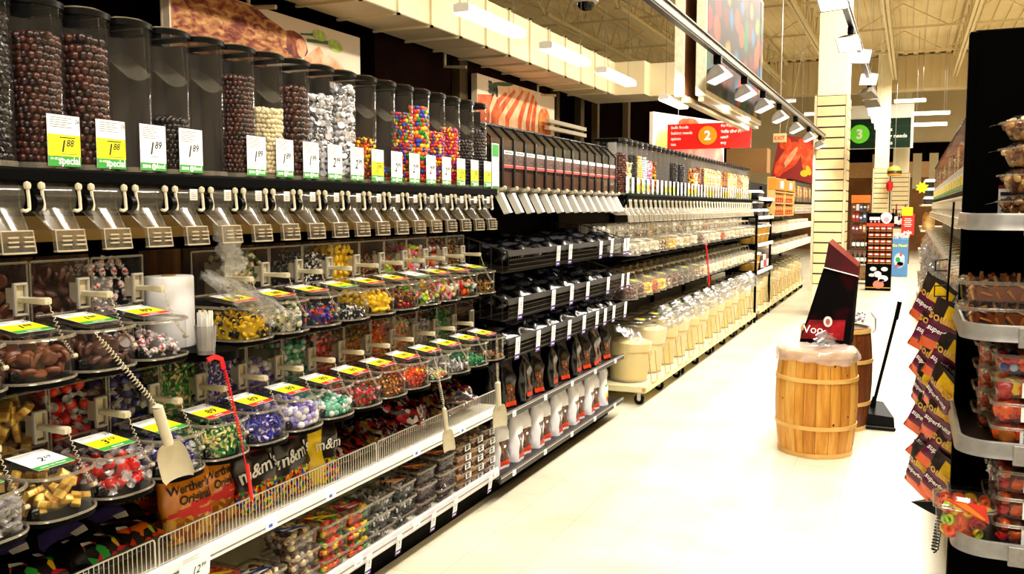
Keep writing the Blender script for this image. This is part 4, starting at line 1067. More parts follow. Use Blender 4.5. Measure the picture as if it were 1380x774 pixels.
for k in range(14):
    y = 4.43 + .1585 * k; r = thing('coffee_dispenser', 'clear black-edged coffee bean dispenser, %s from the left' % ORD[k], 'food dispenser', (-2.04, y, 1.70), 0, 'coffee bean dispensers')
    for n, (mm_, ms) in S_COF.items():
        if k == 0 and n == 'coffee_card': continue
        link(n, memo(('cof', n), lambda: mm_.mesh(n, ms)), r)
    if k == 0:
        m = MB(); x = .004; m.box(x - .002, -.06, -.02, x, .03, .24, 0); m.box(x, -.055, .17, x + .0005, .025, .235, 2); m.box(x, -.055, -.015, x + .0005, .025, .015, 2); part('price_label', m, LABM, r)
    o = link('coffee_beans', BEANS, None, (-2.04, y, 1.70)); tag(o, 'roasted beans inside the %s coffee dispenser' % ORD[k], 'coffee beans', 'beans in the coffee dispensers', 'stuff')
# ------------------------------------------------------------------ baking goods shelving (further along on the left)
def goods_unit(ya, yb, label, side=-1):
    u = thing('shelving_unit', label, 'shelving', (-2.3, (ya + yb) / 2, 0))
    m = MB(); m.box(-2.64, ya + .01, 0, -2.60, yb, 2.05); part('back_panel', m, mat('back_dark', '#1c130d', .6, var=.2), u, True)
    m = MB(); m.box(-2.6, ya + .01, 1.662, -1.99, yb, 1.699, 0, .006); part('dispenser_shelf', m, BLACK, u, True)
    m = MB(); m.tube([(-2.0, ya + .06, 1.62), (-1.98, ya + .03, 1.64), (-1.98, ya + .03, 1.69), (-1.985, ya + .08, 1.70), (-1.985, yb, 1.70)], .011, 8); part('front_bar', m, BLACK, u, True)
    for z in (1.215, .875):
        m = MB(); m.box(-2.58, ya + .01, z - .026, -2.0, yb, z - .012, 0, .003); part('bin_shelf', m, BLACK, u, True)
    for y in np.arange(ya + .1, yb, 1.5):
        m = MB(); m.box(-2.6, y - .02, 0, -2.56, y + .02, 2.0); part('upright', m, BLACK, u, True)
    return u
u3 = goods_unit(Y2, Y3, 'dark shelving of baking goods between the coffee and the far racks')
S_LO = dispenser_shapes(lo=True)
NUTS = [('brown lentils', 'chunk', .022, [CH_M, BR_], .3), ('pale oats', 'flake', .024, [BEIGE, CREM], .24), ('black beans', 'ball', .02, [K_, CH_D], .3), ('yellow corn', 'ball', .022, [Y_, BEIGE], .3),
        ('white and blue mints', 'ball', .022, [WRAPW, C_('sky', '#a8c8e8')], .3), ('pink candies', 'ball', .022, [PK_, WRAPW], .28), ('mixed black and yellow sweets', 'block', .026, [K_, Y_, O_], .27),
        ('golden granola', 'chunk', .024, [TAN, BEIGE], .3), ('dried brown fruit', 'chunk2', .024, [CH_M, AMB], .3), ('almonds', 'nut', .024, [TAN, BR_], .3)]
# which of the forty hold what (None: empty)
FILL = [0, 1, 2, 3, 4, 5, 6, None, None, None, None, 2, None, 2, None, None, 6, 1, 8, 0, 3, 7, 7, 7, 1, 7, 9, 8, 8, 1, 3, 1, 7, 9, 9, None, 7, 1, 7, None]
LABS = [('save', '1', '09', ''), ('special', '', '99', ''), ('special', '1', '39', ''), ('save', '2', '19', '')]
for k in range(40):
    y = 6.73 + .15 * k; f = FILL[k]
    dispenser((-2.0, y, 1.70), 0, S_LO, 'd2', 'slim clear dispenser %s, %s along the row past the coffee' % (('of ' + NUTS[f][0]) if f is not None else 'standing empty', ORD[k]),
              'gravity dispensers past the coffee', LABS[(k * 7 + k // 3) % 4])
    if f is not None:
        w, tpl, d, cols, h = NUTS[f]
        o = link('bulk_food', canister_fill('n' + w, tpl, d, cols, h, seed=f, layers=1), None, (-2.0, y, 1.70)); tag(o, '%s in the %s dispenser past the coffee' % (w, ORD[k]), 'bulk food', 'dry goods in the far dispensers', 'stuff')
WHF = C_('flour_white', '#f6eed8', .6); PLY = C_('pale_yellow', '#f0dc9c', .5)
FLO = [('white flour', 'chunk', .05, [WHF]), ('brown sugar', 'chunk', .04, [TAN]), ('pale oats', 'flake', .032, [PLY, WHF]), ('mixed nuts', 'nut', .032, [TAN, WHF, BR_]), ('cocoa powder', 'chunk', .04, [BR_]), ('dried apricots', 'disc', .034, [O_, AMB]), ('yellow chips', 'chunk', .032, [Y_, BEIGE]), ('coconut flakes', 'flake', .03, [WHF, WRAPW])]
S_BU = bin_shapes(.272, .215, .105, .24, True, GREYB); S_BL = bin_shapes(.205, .215, .12, .2, True, GREYB)
UPF = [7, 0, 0, 3, 6, 0, 2, 0, 4, 7, 0, 0, 5, 7, 0, 2, 7, 0, 0, 2]
LOF = [4, 4, 6, 5, 6, 3, 4, 4, None, None, None, 3, 2, 0, 0, 7, 0, 2, 0, 7, 0, 0, 2, 0, 7, 0, 7]
for tier, L, S, key, w, pitch, xh, z0, y0, hop in (('upper', UPF, S_BU, 'b2', .272, .3, -2.13, 1.23, 6.79, .2), ('lower', LOF, S_BL, 'b3', .205, .222, -2.13, .892, 6.76, .17)):
    for k, f in enumerate(L):
        loc = (xh, y0 + pitch * k, z0)
        card = ('ygreen', '', '59', '') if (tier == 'lower' and k < 12 and k % 2) else None
        scoop_bin(loc, 0, S, key, 'clear bin %s, %s along the %s baking tier' % (('of ' + FLO[f][0]) if f is not None else 'left empty', ORD[k], tier), 'bins of the %s baking tier' % tier, card)
        s = thing('scoop', 'pale scoop handle on the %s bin of the %s baking tier' % (ORD[k], tier), 'scoop', loc, 0, 'scoops of the baking bins')
        for n, me in SC_P: link(n, me, s)
        if f is not None:
            what, tpl, d, cols = FLO[f]
            o = link('bulk_food', bin_fill((key, what), tpl, d, cols, .09, hop, seed=f, w=w, x1=.215, layers=1), None, loc); tag(o, '%s in the %s bin of the %s baking tier' % (what, ORD[k], tier), 'bulk food', 'dry goods in the baking bins', 'stuff')
# ------------------------------------------------------------------ flour buckets on wheeled platforms
def bucket_shapes():
    S = {}; R0, R1, H = .158, .2, .47
    m = MB(); m.lathe([(.001, .004), (R0 - .004, .004), (R0, .01), (R1, H), (R1 + .006, H), (R1 + .008, H + .012), (R1, H + .014)], 26); S['tub'] = (m, [clear('tub_plastic', (.95, .94, .90), .05, '#fbf3dd', base=.05)])
    m = MB(); m.lathe([(R0 + .003, 0), (R0 + .006, .004), (R0 + .006, .014), (R0, .018), (R0, .0), (R0 + .003, 0)], 26); S['foot_ring'] = (m, [mat('foot_grey', '#7d7768', .4)])
    m = MB(); m.lathe([(R1 + .009, H + .012), (R1 + .011, H + .018), (R1 + .004, H + .03), (R1 - .03, H + .04), (.03, H + .052), (.001, H + .052)], 26); m.cyl((-.03, -R1 * .7, H + .052), (-.03, R1 * .7, H + .052), .006, n=6); m.tube([((R1 + .012) * math.cos(a), (R1 + .012) * math.sin(a), H + .016) for a in np.linspace(0, 2 * PI, 27)[:-1]], .006, 5, 1, closed=True); m.tube([((R1 - .03) * math.cos(a), (R1 - .03) * math.sin(a), H + .04) for a in np.linspace(0, 2 * PI, 27)[:-1]], .003, 4, 1, closed=True); S['lid'] = (m, [CLEARB, RIM])
    m = MB(); m.tube([(R0 + .03, -.1, .26), (R0 + .07, -.09, .02), (R0 + .072, .0, .01), (R0 + .07, .09, .02), (R0 + .03, .1, .26)][:], .0045, 6)
    m.tube([((R0 + .022) * math.cos(a), (R0 + .022) * math.sin(a), .262) for a in np.linspace(-1.4, 1.4, 13)], .0045, 6); S['wire_holder'] = (m, [mat('holder_tan', '#b89a58', .35, var=.1)])
    m = MB(); c = price_card(.1, .08, 'ygreen', '', '69', ''); card_slab(c, .1, .08); m = c.map(plane_map((.11, -.05, H + .05), (0, 1, 0), (-.995, 0, .05))); S['price_card'] = (m, LABM)
    return S
S_BUC = bucket_shapes()
FLOUR = mat('flour', '#f2dc9c', .8, var=.06, scale=9, bump=.2); FLOUR2 = mat('flour_pale', '#f6e8bc', .8, var=.06, scale=9, bump=.2)
def flour(h, mt):
    R = lambda z: .153 + .042 * z / .47
    m = MB(); m.lathe([(.001, .006), (R(0), .006), (R(h), h), (R(h) * .6, h + .02), (.001, h + .03)], 24); return m.mesh('flour', [mt], 50)
FM = [flour(.33, FLOUR), flour(.39, FLOUR2), flour(.42, FLOUR), flour(.36, FLOUR2)]
def platform(ya, yb, k):
    u = thing('wheeled_platform', 'cream wheeled platform under the %s group of flour tubs' % ORD[k], 'dolly', (-2.1, (ya + yb) / 2, 0), 0, 'wheeled platforms')
    m = MB(); m.box(-2.5, ya, .105, -1.905, yb, .16, 0, .006); m.box(-1.905, ya + .01, .112, -1.9, yb - .01, .155, 0); part('deck', m, mat('platform_cream', '#e6d8a8', .5, var=.06), u, True)
    m = MB(); m.box(-1.93, ya - .03, .125, -1.90, ya, .155, 0, .004); part('bumper', m, mat('holder_tan'), u, True)
    for y in (ya + .06, (ya + yb) / 2, yb - .06):
        m = MB(); m.cyl((-1.975, y - .014, .042), (-1.975, y + .014, .042), .042, n=16); m.cyl((-1.975, y - .018, .042), (-1.975, y + .018, .042), .012, n=8, mi=1)
        m.box(-1.99, y - .02, .04, -1.96, y - .016, .107, 1); m.box(-1.99, y + .016, .04, -1.96, y + .02, .107, 1); part('caster', m, [BLACKP, STEEL], u, True)
for k, (a, b) in enumerate(((7.02, 8.42), (8.45, 9.87), (9.90, 11.32), (11.35, 12.65))): platform(a, b, k)
for k in range(12):
    loc = (-2.13, 7.27 + .462 * k, .161); r = thing('flour_tub', 'clear lidded tub of pale flour, %s tub along the platforms' % ORD[k], 'tub', loc, rnd.uniform(-.12, .12), 'flour tubs on the platforms', rot=(0, .06, 0))
    for n, (mm_, ms) in S_BUC.items(): link(n, memo(('buc', n), lambda: mm_.mesh(n, ms)), r)
    o = link('flour', FM[k % 4], None, loc, (0, .06, 0)); tag(o, 'cream flour inside the %s tub along the platforms' % ORD[k], 'flour', 'flour in the tubs', 'stuff')
    if k > 0:
        solo('plastic_bag', film_bag((-.05, -.05, .04), (.07, -.06, -.14), .24, 60 + k, .016), FILM, 'crumpled clear bag hanging on the %s flour tub' % ORD[k], 'plastic bag', (-1.93, loc[1] + .12, .70), smooth=80)
solo('plastic_bag', film_bag((0, 0, 0), (.16, .1, -.09), .12, 9, .012), FILM, 'clear bag roll end hanging off the coffee shelf beside the first tub', 'plastic bag', (-2.0, 6.50, .70), smooth=80)
r = thing('tool_cord', 'red coiled cord with red grip hanging among the far baking bins', 'cord', (-1.93, 9.38, 1.22))
m = coil((0, 0, 0), (.03, .03, -.33), .0, 34, .007, .004, .1, 6); part('coiled_cord', m, mat('red_plastic'), r)
m = MB(); m.cyl((.03, .03, -.33), (.035, .035, -.43), .011, .008, 8); m.lathe([(.001, -.02), (.018, 0), (.001, .02)], 8, c=(0, 0, 0)); part('end_grip', m, mat('red_plastic'), r)
# ------------------------------------------------------------------ the building
def tiles(name, col, line, size):
    m, nt, out = _new(name); N = nt.nodes.new; L = nt.links.new
    b = N('ShaderNodeBsdfPrincipled'); L(b.outputs[0], out.inputs[0]); b.inputs['Roughness'].default_value = .32; b.inputs['Specular IOR Level'].default_value = .35
    tc = N('ShaderNodeTexCoord'); br = N('ShaderNodeTexBrick'); br.offset = 0; L(tc.outputs['Object'], br.inputs['Vector'])
    br.inputs['Scale'].default_value = 1; br.inputs['Brick Width'].default_value = size; br.inputs['Row Height'].default_value = size
    br.inputs['Mortar Size'].default_value = .0016; br.inputs['Mortar Smooth'].default_value = .6
    br.inputs['Color1'].default_value = lin(col); br.inputs['Color2'].default_value = lin(col); br.inputs['Mortar'].default_value = lin(line)
    no = N('ShaderNodeTexNoise'); no.inputs['Scale'].default_value = 2.2; no.inputs['Detail'].default_value = 5; L(tc.outputs['Object'], no.inputs['Vector'])
    r = N('ShaderNodeValToRGB'); r.color_ramp.elements[0].color = (.86, .84, .78, 1); r.color_ramp.elements[1].color = (1, 1, 1, 1); r.color_ramp.elements[0].position = .3; r.color_ramp.elements[1].position = .6
    L(no.outputs['Fac'], r.inputs[0]); mx = N('ShaderNodeMix'); mx.data_type = 'RGBA'; mx.blend_type = 'MULTIPLY'; mx.inputs[0].default_value = 1
    L(br.outputs['Color'], mx.inputs[6]); L(r.outputs[0], mx.inputs[7]); L(mx.outputs[2], b.inputs['Base Color'])
    _M[name] = m; return m
XL, XR, YN, YF, ZC = -4.72, 5.2, -3.0, 37.0, 6.3; XW = -13.0
m = MB(); m.box(XW, YN, -.1, XR, YF, 0); struct('floor', m, tiles('floor_tile', '#e2dcc8', '#a8a088', .305))
CEIL = noisy('ceiling_deck', ['#d8bf8c', '#eedcb0'], .6, .8)
m = MB(); n = 0; x = XW
while x < XR: m.box(x, YN, ZC, x + .14, YF, ZC + .06); m.box(x + .14, YN, ZC + .05, x + .3, YF, ZC + .1); x += .3
struct('ceiling', m, CEIL)
WALLD = noisy('wall_dark_brown', ['#040201', '#0c0503'], 3, .9, spec=0)
m = MB(); m.box(XL - .15, YN, 0, XL, 26, 3.9); m.box(XL, 7.45, 0, XL + .03, 9.0, 3.6, 1); m.box(XL, 9.35, 0, XL + .03, 11.9, 3.6, 1)
for y, w in ((9.08, .2), (12.08, .12), (13.1, .16), (13.9, .1), (15.6, .14)): m.box(XL, y, 0, XL + .1, y + w, 3.9, 2)
m.box(XW - .15, YN, 0, XW, YF, ZC); struct('wall_left', m, [WALLD, noisy('wall_panel_brown', ['#140805', '#26110a'], 4, .8, spec=.03), mat('pilaster_tan', '#54442a', .7, spec=.1)])
WC = noisy('wall_cream', ['#d8c49a', '#e8d8b0'], 1, .7)
m = MB(); m.box(XW, YF, 0, XR, YF + .15, ZC, 0)
m.box(XL, YF - .04, 3.3, XR, YF, 4.0, 1); m.box(XL, YF - .05, 2.72, XR, YF, 3.3, 2); m.box(XL, YF - .03, 0, XR, YF, 2.72, 3)
for x in (-1.4, .0, .55, 1.6): m.box(x, YF - .09, 2.3, x + .3, YF - .04, 3.6, 0)
struct('wall_back', m, [WC, WALLD, mat('band_peach', '#dcae78', .6), noisy('band_brown', ['#7a4a20', '#9a6a38'], 1.5, .6)])
m = MB(); m.box(XR, YN, 0, XR + .15, YF, ZC); struct('wall_right', m, WC)
m = MB(); m.box(XW, 31, 5.2, XR, 31.3, 6.28)
x = XW
while x < XR: m.box(x, 30.97, 5.2, x + .12, 31, 6.28); x += .24
struct('trim_1', m, noisy('bulkhead_metal', ['#cdb98c', '#dccaa0'], .8, .6))
m = MB(); m.box(-4.45, 24, 2.5, -3.42, 24.6, 3.12); m.box(-4.45, 23.98, 2.47, -3.42, 24, 2.5); struct('trim_2', m, mat('soffit_tan', '#b08450', .6))
# roof joists, one object each
JM = mat('joist_paint', '#d9c89c', .55, var=.08)
for k, x in enumerate((-7.0, -5.45, -3.85, -2.25, -.6, 1.05, 2.7)):
    m = MB(); zb = 5.5; ya, yb = 17.6, 30.5
    m.box(x - .06, 3, ZC - .08, x + .06, 31, ZC - .02); m.box(x - .07, ya, zb, x - .015, yb, zb + .07); m.box(x + .015, ya, zb, x + .07, yb, zb + .07)
    y = ya; up = False
    while y < yb - .5: m.cyl((x, y, zb + .04 if not up else ZC - .05), (x, y + .55, ZC - .05 if not up else zb + .04), .018, n=6); y += .55; up = not up
    m.cyl((x, ya, zb + .04), (x, ya - .7, ZC - .05), .022, n=6); m.cyl((x, ya, zb + .04), (x, ya - 1.4, ZC - .05), .018, n=6)
    y = ya - 1.4
    while y > 4: m.cyl((x, y, ZC - .05), (x, y - .5, ZC - .55), .015, n=5); m.cyl((x, y - .5, ZC - .55), (x, y - 1., ZC - .05), .015, n=5); y -= 1.
    m.box(x - .05, 4, ZC - .6, x + .05, ya - 1.8, ZC - .54)
    o = part('roof_joist', m, JM); tag(o, 'cream steel roof joist with zigzag web, %s from the left' % ORD[k], 'joist', 'roof joists', 'structure')
for k, y in enumerate((12.5, 16, 19.5, 23, 26.5)):
    m = MB(); m.box(XW, y - .025, ZC - .62, XR, y + .025, ZC - .57)
    for i in range(9):
        x = XW + 1.95 * i; m.cyl((x, y, ZC - .6), (x + .97, y, ZC - .05), .014, n=5); m.cyl((x + .97, y, ZC - .05), (x + 1.95, y, ZC - .6), .014, n=5)
    o = part('roof_bracing', m, JM); tag(o, 'cream cross bracing under the roof deck, %s towards the back' % ORD[k], 'bracing', 'roof bracing', 'structure')
# air duct
DM = noisy('duct_paint', ['#e6d6aa', '#f2e6c2'], 1.2, .5)
r = thing('air_duct', 'long cream rectangular air duct with flanged joints under the roof', 'air duct', (-4.2, 7, 3.2))
m = MB(); m.box(-4.5, 1.2, 3.2, -3.93, 12.9, 3.66, 0, .008); part('duct_run', m, DM, r, True)
m = MB(); m.prism_y([(-4.5, 3.2), (-2.2, 3.2), (-2.2, 3.66), (-4.5, 3.66)], 12.9, 13.5); m.prism_y([(-3.93, 3.2), (-3.5, 3.2), (-3.5, 3.66), (-3.93, 3.66)], 12.6, 12.9); part('duct_elbow', m, DM, r, True)
for k in range(20):
    y = 1.5 + .565 * k; m = MB()
    m.box(-4.52, y, 3.18, -3.91, y + .03, 3.2); m.box(-3.93, y, 3.18, -3.91, y + .03, 3.68); m.box(-4.52, y, 3.66, -3.91, y + .03, 3.68); part('flange', m, DM, r, True)
for y in (5.5, 8.6, 11.2):
    m = MB(); m.tube([(-4.55, y, 3.3), (-4.55, y, 3.08), (-4.3, y, 3.06)], .018, 6); part('hanger', m, mat('hanger_cream', '#cfc09a', .5), r, True)
# hanging fluorescent lights
LITE = mat('lamp_diffuser', '#fff6e0', .4, var=0, emit=4.5, ecol='#fff2d8'); LITEB = mat('flood_glass', '#ffffff', .3, var=0, emit=2.2, ecol='#fffaf0')
def fluorescent(x, y0, y1, z, label, group='hanging fluorescent lights', along='y'):
    c = ((x, (y0 + y1) / 2, z) if along == 'y' else ((y0 + y1) / 2, x, z)); L = (y1 - y0) / 2
    r = thing('fluorescent_light', label, 'ceiling light', c, 0 if along == 'y' else PI / 2, group)
    m = MB(); m.prism_y([(-.08, .0), (-.065, -.028), (.065, -.028), (.08, 0), (.06, .02), (-.06, .02)], -L, L); m.mesh
    h = MB(); h.prism_y([(-.06, .02), (.06, .02), (.05, .06), (-.05, .06)], -L, L); h.box(-.07, -L - .01, -.015, .07, -L, .05); h.box(-.07, L, -.015, .07, L + .01, .05); part('housing', h, WHITE, r)
    part('diffuser', m, LITE, r)
    w = MB()
    for q in (-.8, .8): w.cyl((0, q * L, .055), (0, q * L, ZC - z), .0025, n=4)
    part('hanging_wire', w, mat('wire_grey', '#6a655c', .5), r)
for k, (a, b) in enumerate(((6.72, 7.89), (8.58, 9.74), (10.36, 11.58))): fluorescent(-3.4, a, b, 3.2, 'lit fluorescent light hung beside the duct, %s from the camera' % ['nearest', 'second', 'third'][k])
for k, (a, b) in enumerate(((1.6, 2.77), (3.4, 4.57), (5.2, 6.37), (7.0, 8.17), (8.8, 9.97))): fluorescent(2.7, a, b, 3.2, 'added out-of-view fluorescent light on the right, %s from the camera' % ORD[k])  # row added out of view to put highlights on the clear plastic
fluorescent(-3.22, 12.6, 13.8, 3.12, 'lit fluorescent light half hidden behind the candy banner')
for k, (a, b, z) in enumerate(((-3.72, -2.99, 4.5), (-2.77, -2.1, 4.15), (-.51, .25, 4.42), (-.05, .85, 4.1), (-.03, .8, 3.83))):
    fluorescent(26 + .3 * k, a, b, z, 'far lit strip light across the aisle, %s' % ['far left of the pillar', 'just left of the pillar', 'highest on the right', 'middle one on the right', 'lowest on the right'][k])
    o = None
# (the far strips run across the aisle)
for o in [o for o in COL.objects if o.name.startswith('fluorescent_light') and o.location.x > 20]:
    x, y, z = o.location; o.location = (y, x, z); o.rotation_euler = (0, 0, PI / 2)
r = thing('security_camera', 'white dome security camera with dark glass under the roof', 'camera', (-4.2, 12.1, 4.42))
m = MB(); m.lathe([(.001, .06), (.13, .06), (.17, .02), (.17, .0), (.12, -.01)], 20); m.cyl((0, 0, .05), (0, 0, ZC - 4.45), .02, n=8); part('housing', m, WHITE, r)
m = MB(); m.lathe([(.12, -.005), (.115, -.05), (.08, -.1), (.001, -.12)], 20); part('dome', m, mat('dome_glass', '#08080a', .1), r)
r = thing('wireless_unit', 'small beige box hung from the roof joist', 'ceiling unit', (-3.3, 16.0, 4.42))
m = MB(); m.box(-.2, -.15, -.08, .2, .15, .05, 0, .03); part('box', m, mat('unit_beige', '#c9b58c', .5), r); m = MB(); m.cyl((0, 0, .05), (0, 0, ZC - 4.42), .012, n=6); part('rod', m, STEEL, r)
# ---- murals on the left wall
MBG = noisy('mural_backdrop', ['#e8cfae', '#f6e6cc'], 1.2, .6)
STK1 = noisy('mural_roast', ['#2c0c04', '#8a3210', '#c8642a', '#eeb468'], 15, .5, (1, .6, 1.5), 10, dist=.7); STK2 = noisy('mural_roast_dark', ['#2c0e06', '#7c2c10', '#b8602c'], 10, .5, detail=8, dist=.8)
def blob(m, pts, x, mi, th=.004):
    """flat printed shape on a wall board facing +x, given as (y,z)"""
    k = len(pts); m.add([(x, y, z) for y, z in pts], [tuple(range(k))], mi)
def oval(cy, cz, ry, rz, rot=0, n=20, wob=0., seed=1):
    rs = random.Random(seed); o = []
    for i in range(n):
        a = 2 * PI * i / n; q = 1 + wob * math.sin(3 * a + seed) * .6 + wob * math.sin(5 * a + 2 * seed) * .4
        y, z = ry * q * math.cos(a), rz * q * math.sin(a); o.append((cy + y * math.cos(rot) - z * math.sin(rot), cz + y * math.sin(rot) + z * math.cos(rot)))
    return o
X = -4.5
r = thing('wall_picture', 'large wall board picturing a roast with green chives', 'wall picture', (X - .04, 5.78, 2.0))
m = MB(); m.box(X - .07, 4.655, 1.9, X, 6.91, 3.09, 0); m.box(X - .072, 4.65, 1.9, X - .06, 4.66, 3.09, 0); part('board', m, MBG, r, True)
m = MB(); ROAST = [(4.67, 2.2), (4.67, 3.085), (5.38, 3.085), (5.54, 3.07), (5.65, 3.03), (5.77, 3.0), (5.86, 2.97), (5.94, 2.985), (6.0, 2.95), (6.02, 2.85), (5.93, 2.76), (5.63, 2.7), (5.63, 2.2)]
blob(m, ROAST, X + .002, 0); blob(m, oval(6.0, 2.88, .14, .105, -.2, 16, .1), X + .003, 1); blob(m, oval(6.06, 2.87, .065, .075, .2, 16, .1), X + .004, 2)
blob(m, [(6.08, 2.4), (6.1, 2.8), (6.19, 2.86), (6.3, 2.92), (6.37, 2.86), (6.34, 2.4)], X + .003, 2); blob(m, [(6.3, 2.4), (6.34, 2.78), (6.42, 2.87), (6.54, 2.85), (6.65, 2.79), (6.7, 2.4)], X + .004, 2)
blob(m, [(6.05, 2.985), (6.22, 3.01), (6.22, 2.99), (6.05, 2.97)], X + .003, 4); blob(m, oval(6.31, 3.01, .1, .045, 0, 12), X + .004, 3)
blob(m, [(6.13, 2.955), (6.43, 2.985), (6.43, 2.955), (6.14, 2.93)], X + .003, 4); blob(m, oval(6.53, 2.96, .11, .05, -.1, 12), X + .004, 3)
part('print', m, [STK1, STK2, noisy('mural_meat', ['#c06030', '#f0b080', '#f8d8b8'], 8, .5), mat('chive_bud', '#b8cc50', .5, var=.25), mat('chive_green', '#34602c', .5, var=.2)], r, True)
r = thing('wall_picture', 'smaller wall board picturing sliced ham above the coffee dispensers', 'wall picture', (X - .04, 10.5, 2.0))
m = MB(); m.box(X - .07, 9.27, 1.9, X, 11.68, 3.1, 0); part('board', m, MBG, r, True)
m = MB(); HAM = noisy('ham_slice', ['#f0a060', '#f6c896', '#f8dcb8'], 6, .5); HAMR = noisy('ham_rind', ['#b03010', '#e06030', '#f08850'], 9, .5)
blob(m, [(9.28, 2.1), (9.28, 2.87), (9.6, 2.9), (9.72, 2.92), (9.7, 2.1)], X + .001, 1); blob(m, [(9.55, 2.0), (9.6, 2.75), (9.72, 2.92), (9.88, 3.03), (10.3, 3.09), (10.56, 3.095), (10.87, 3.09), (11.03, 2.99), (11.11, 2.9), (11.12, 2.0)], X + .0015, 0)
for k in range(6):
    a, b, c_ = ((9.62, 9.8, 10.05), (9.72, 10.0, 10.3), (10.02, 10.28, 10.56), (10.4, 10.55, 10.76), (10.66, 10.76, 10.9), (10.84, 10.92, 10.99))[k]; z = (2.98, 3.04, 3.07, 3.07, 3.05, 2.98)[k]
    blob(m, [(a, 2.2), (a + .02, 2.7), (b, 2.87), (c_, z), (c_ + .05, z - .02), (b + .1, 2.84), (a + .13, 2.65), (a + .1, 2.2)], X + .002 + .0005 * k, 1)
blob(m, oval(11.3, 2.65, .22, .27, 0, 18, .06), X + .012, 2); blob(m, oval(9.98, 3.065, .3, .025, .1, 12), X + .003, 3)
for k in range(7): blob(m, oval(9.62 + .08 * (k % 3), 2.94 + .045 * (k // 3), .06, .025, k, 8), X + .013, 3)
part('print', m, [HAM, HAMR, noisy('ham_glaze', ['#b83a10', '#e87830', '#f0b060'], 10, .5), mat('herb_green', '#1c3a1c', .5)], r, True)
m = MB()
for z in (0, .09): m.box(-.03, -.75, z, .03, .75, z + .05)
solo('wall_shelf', m, CREAM, 'pair of cream rails on the wall right of the ham board', 'wall rail', (-4.4, 11.9, 2.62))
# ---- candy banner between the aisles
r = thing('candy_banner', 'tall double hanging banner printed with bright candies', 'hanging sign', (-1.4, 7.55, 2.36))
CANP = vor('print_bright_candies', ['#a80c14', '#c89a08', '#145a88', '#0c5a28', '#b83c08', '#5a1414', '#980c24', '#1c1c24'], 7, .5, (1, .6, .8), gap='#2a1c18')
for a, b, ye in ((-1.54, -1.47, 9.05), (-1.39, -1.32, 8.82)):
    m = MB(); m.box(a, 6.3, 2.37, b, ye, 3.5, 0, .004); part('board', m, mat('banner_edge', '#f2e6c8', .5), r, True)
m = MB(); m.box(-1.469, 6.32, 2.38, -1.465, 9.0, 3.49); part('inner_panel', m, noisy('banner_wood', ['#4a2a14', '#7a4a24'], 2, .5, (1, 1, 4)), r, True)
m = MB(); m.box(-1.32, 6.33, 2.41, -1.317, 8.79, 3.47); part('candy_print', m, CANP, r, True)
m = MB(); m.box(-1.5, 6.35, 2.33, -1.44, 8.9, 2.37, 0, .004); m.box(-1.38, 6.35, 2.335, -1.34, 8.8, 2.37, 0, .004); part('bottom_channel', m, mat('channel_tan', '#a88e60', .4), r, True)
for y in (6.6, 8.4):
    m = MB(); m.cyl((-1.43, y, 3.5), (-1.43, y, ZC), .004, n=4); m.lathe([(.001, -.02), (.012, 0), (.001, .02)], 8, c=(-1.43, y, 3.52)); part('hanging_wire', m, STEEL, r, True)
# ---- lighting tracks with flood lamps
TRK = mat('track_grey', '#8c887e', .35, metal=.5, var=.1)
def track(x, ya, yb, z, label):
    r = thing('light_track', label, 'light track', (x, (ya + yb) / 2, z))
    m = MB(); m.box(-.022, (ya - yb) / 2, 0, .022, (yb - ya) / 2, .05, 0, .006); m.box(-.03, (ya - yb) / 2, .05, .03, (yb - ya) / 2, .058); part('rail', m, TRK, r)
    m = MB(); m.box(-.018, (ya - yb) / 2, -.006, .018, (yb - ya) / 2, 0); part('slot', m, BLACKP, r)
    for k in range(4):
        y = (ya - yb) / 2 + (yb - ya) * (k + .5) / 4; m = MB(); m.cyl((0, y, .05), (0, y, ZC - z), .0025, n=5); part('hanging_wire', m, mat('wire_grey', '#6a655c', .5), r)
def flood(x, y, z, yaw, pitch, label, group, lit=True, s=1.):
    r = thing('hanging_flood_lamp', label, 'track lamp', (x, y, z), 0, group)
    m = MB(); m.box(-.025, -.025, -.06, .025, .025, .0, 0, .004); part('adapter', m, BLACKP, r)
    R = Matrix.Rotation(yaw, 4, 'Z') @ Matrix.Rotation(pitch, 4, 'Y'); T = Matrix.Translation((0, 0, -.12)) @ R @ Matrix.Scale(s, 4)
    m = MB(); m.add([(-.05, -.07, -.05), (-.05, .07, -.05), (-.05, .07, .05), (-.05, -.07, .05), (.05, -.12, -.085), (.05, .12, -.085), (.05, .12, .085), (.05, -.12, .085)], [(0, 3, 2, 1), (0, 1, 5, 4), (1, 2, 6, 5), (2, 3, 7, 6), (3, 0, 4, 7)])
    b = MB(); b.merge(m, T); part('lamp_housing', b, mat('lamp_grey', '#8a857c', .4, metal=.2), r)
    m = MB(); m.box(.04, -.112, -.078, .048, .112, .078); b = MB(); b.merge(m, T); part('lamp_glass', b, LITEB if lit else mat('louvre_dark', '#6a6252', .4), r)
track(-1.2, 3.0, 16.0, 2.6, 'silver lighting track running past the candy banner')
for k, y in enumerate((6.1, 7.15, 8.1, 9.15, 10.5, 11.9, 13.4)): flood(-1.2, y, 2.6, -.1, 1.15, 'flood lamp on the banner track, %s from the camera' % ORD[k], 'flood lamps on the banner track', True, .82)
track(-.52, 4.2, 17.5, 3.12, 'silver lighting track in front of the cream pillar')
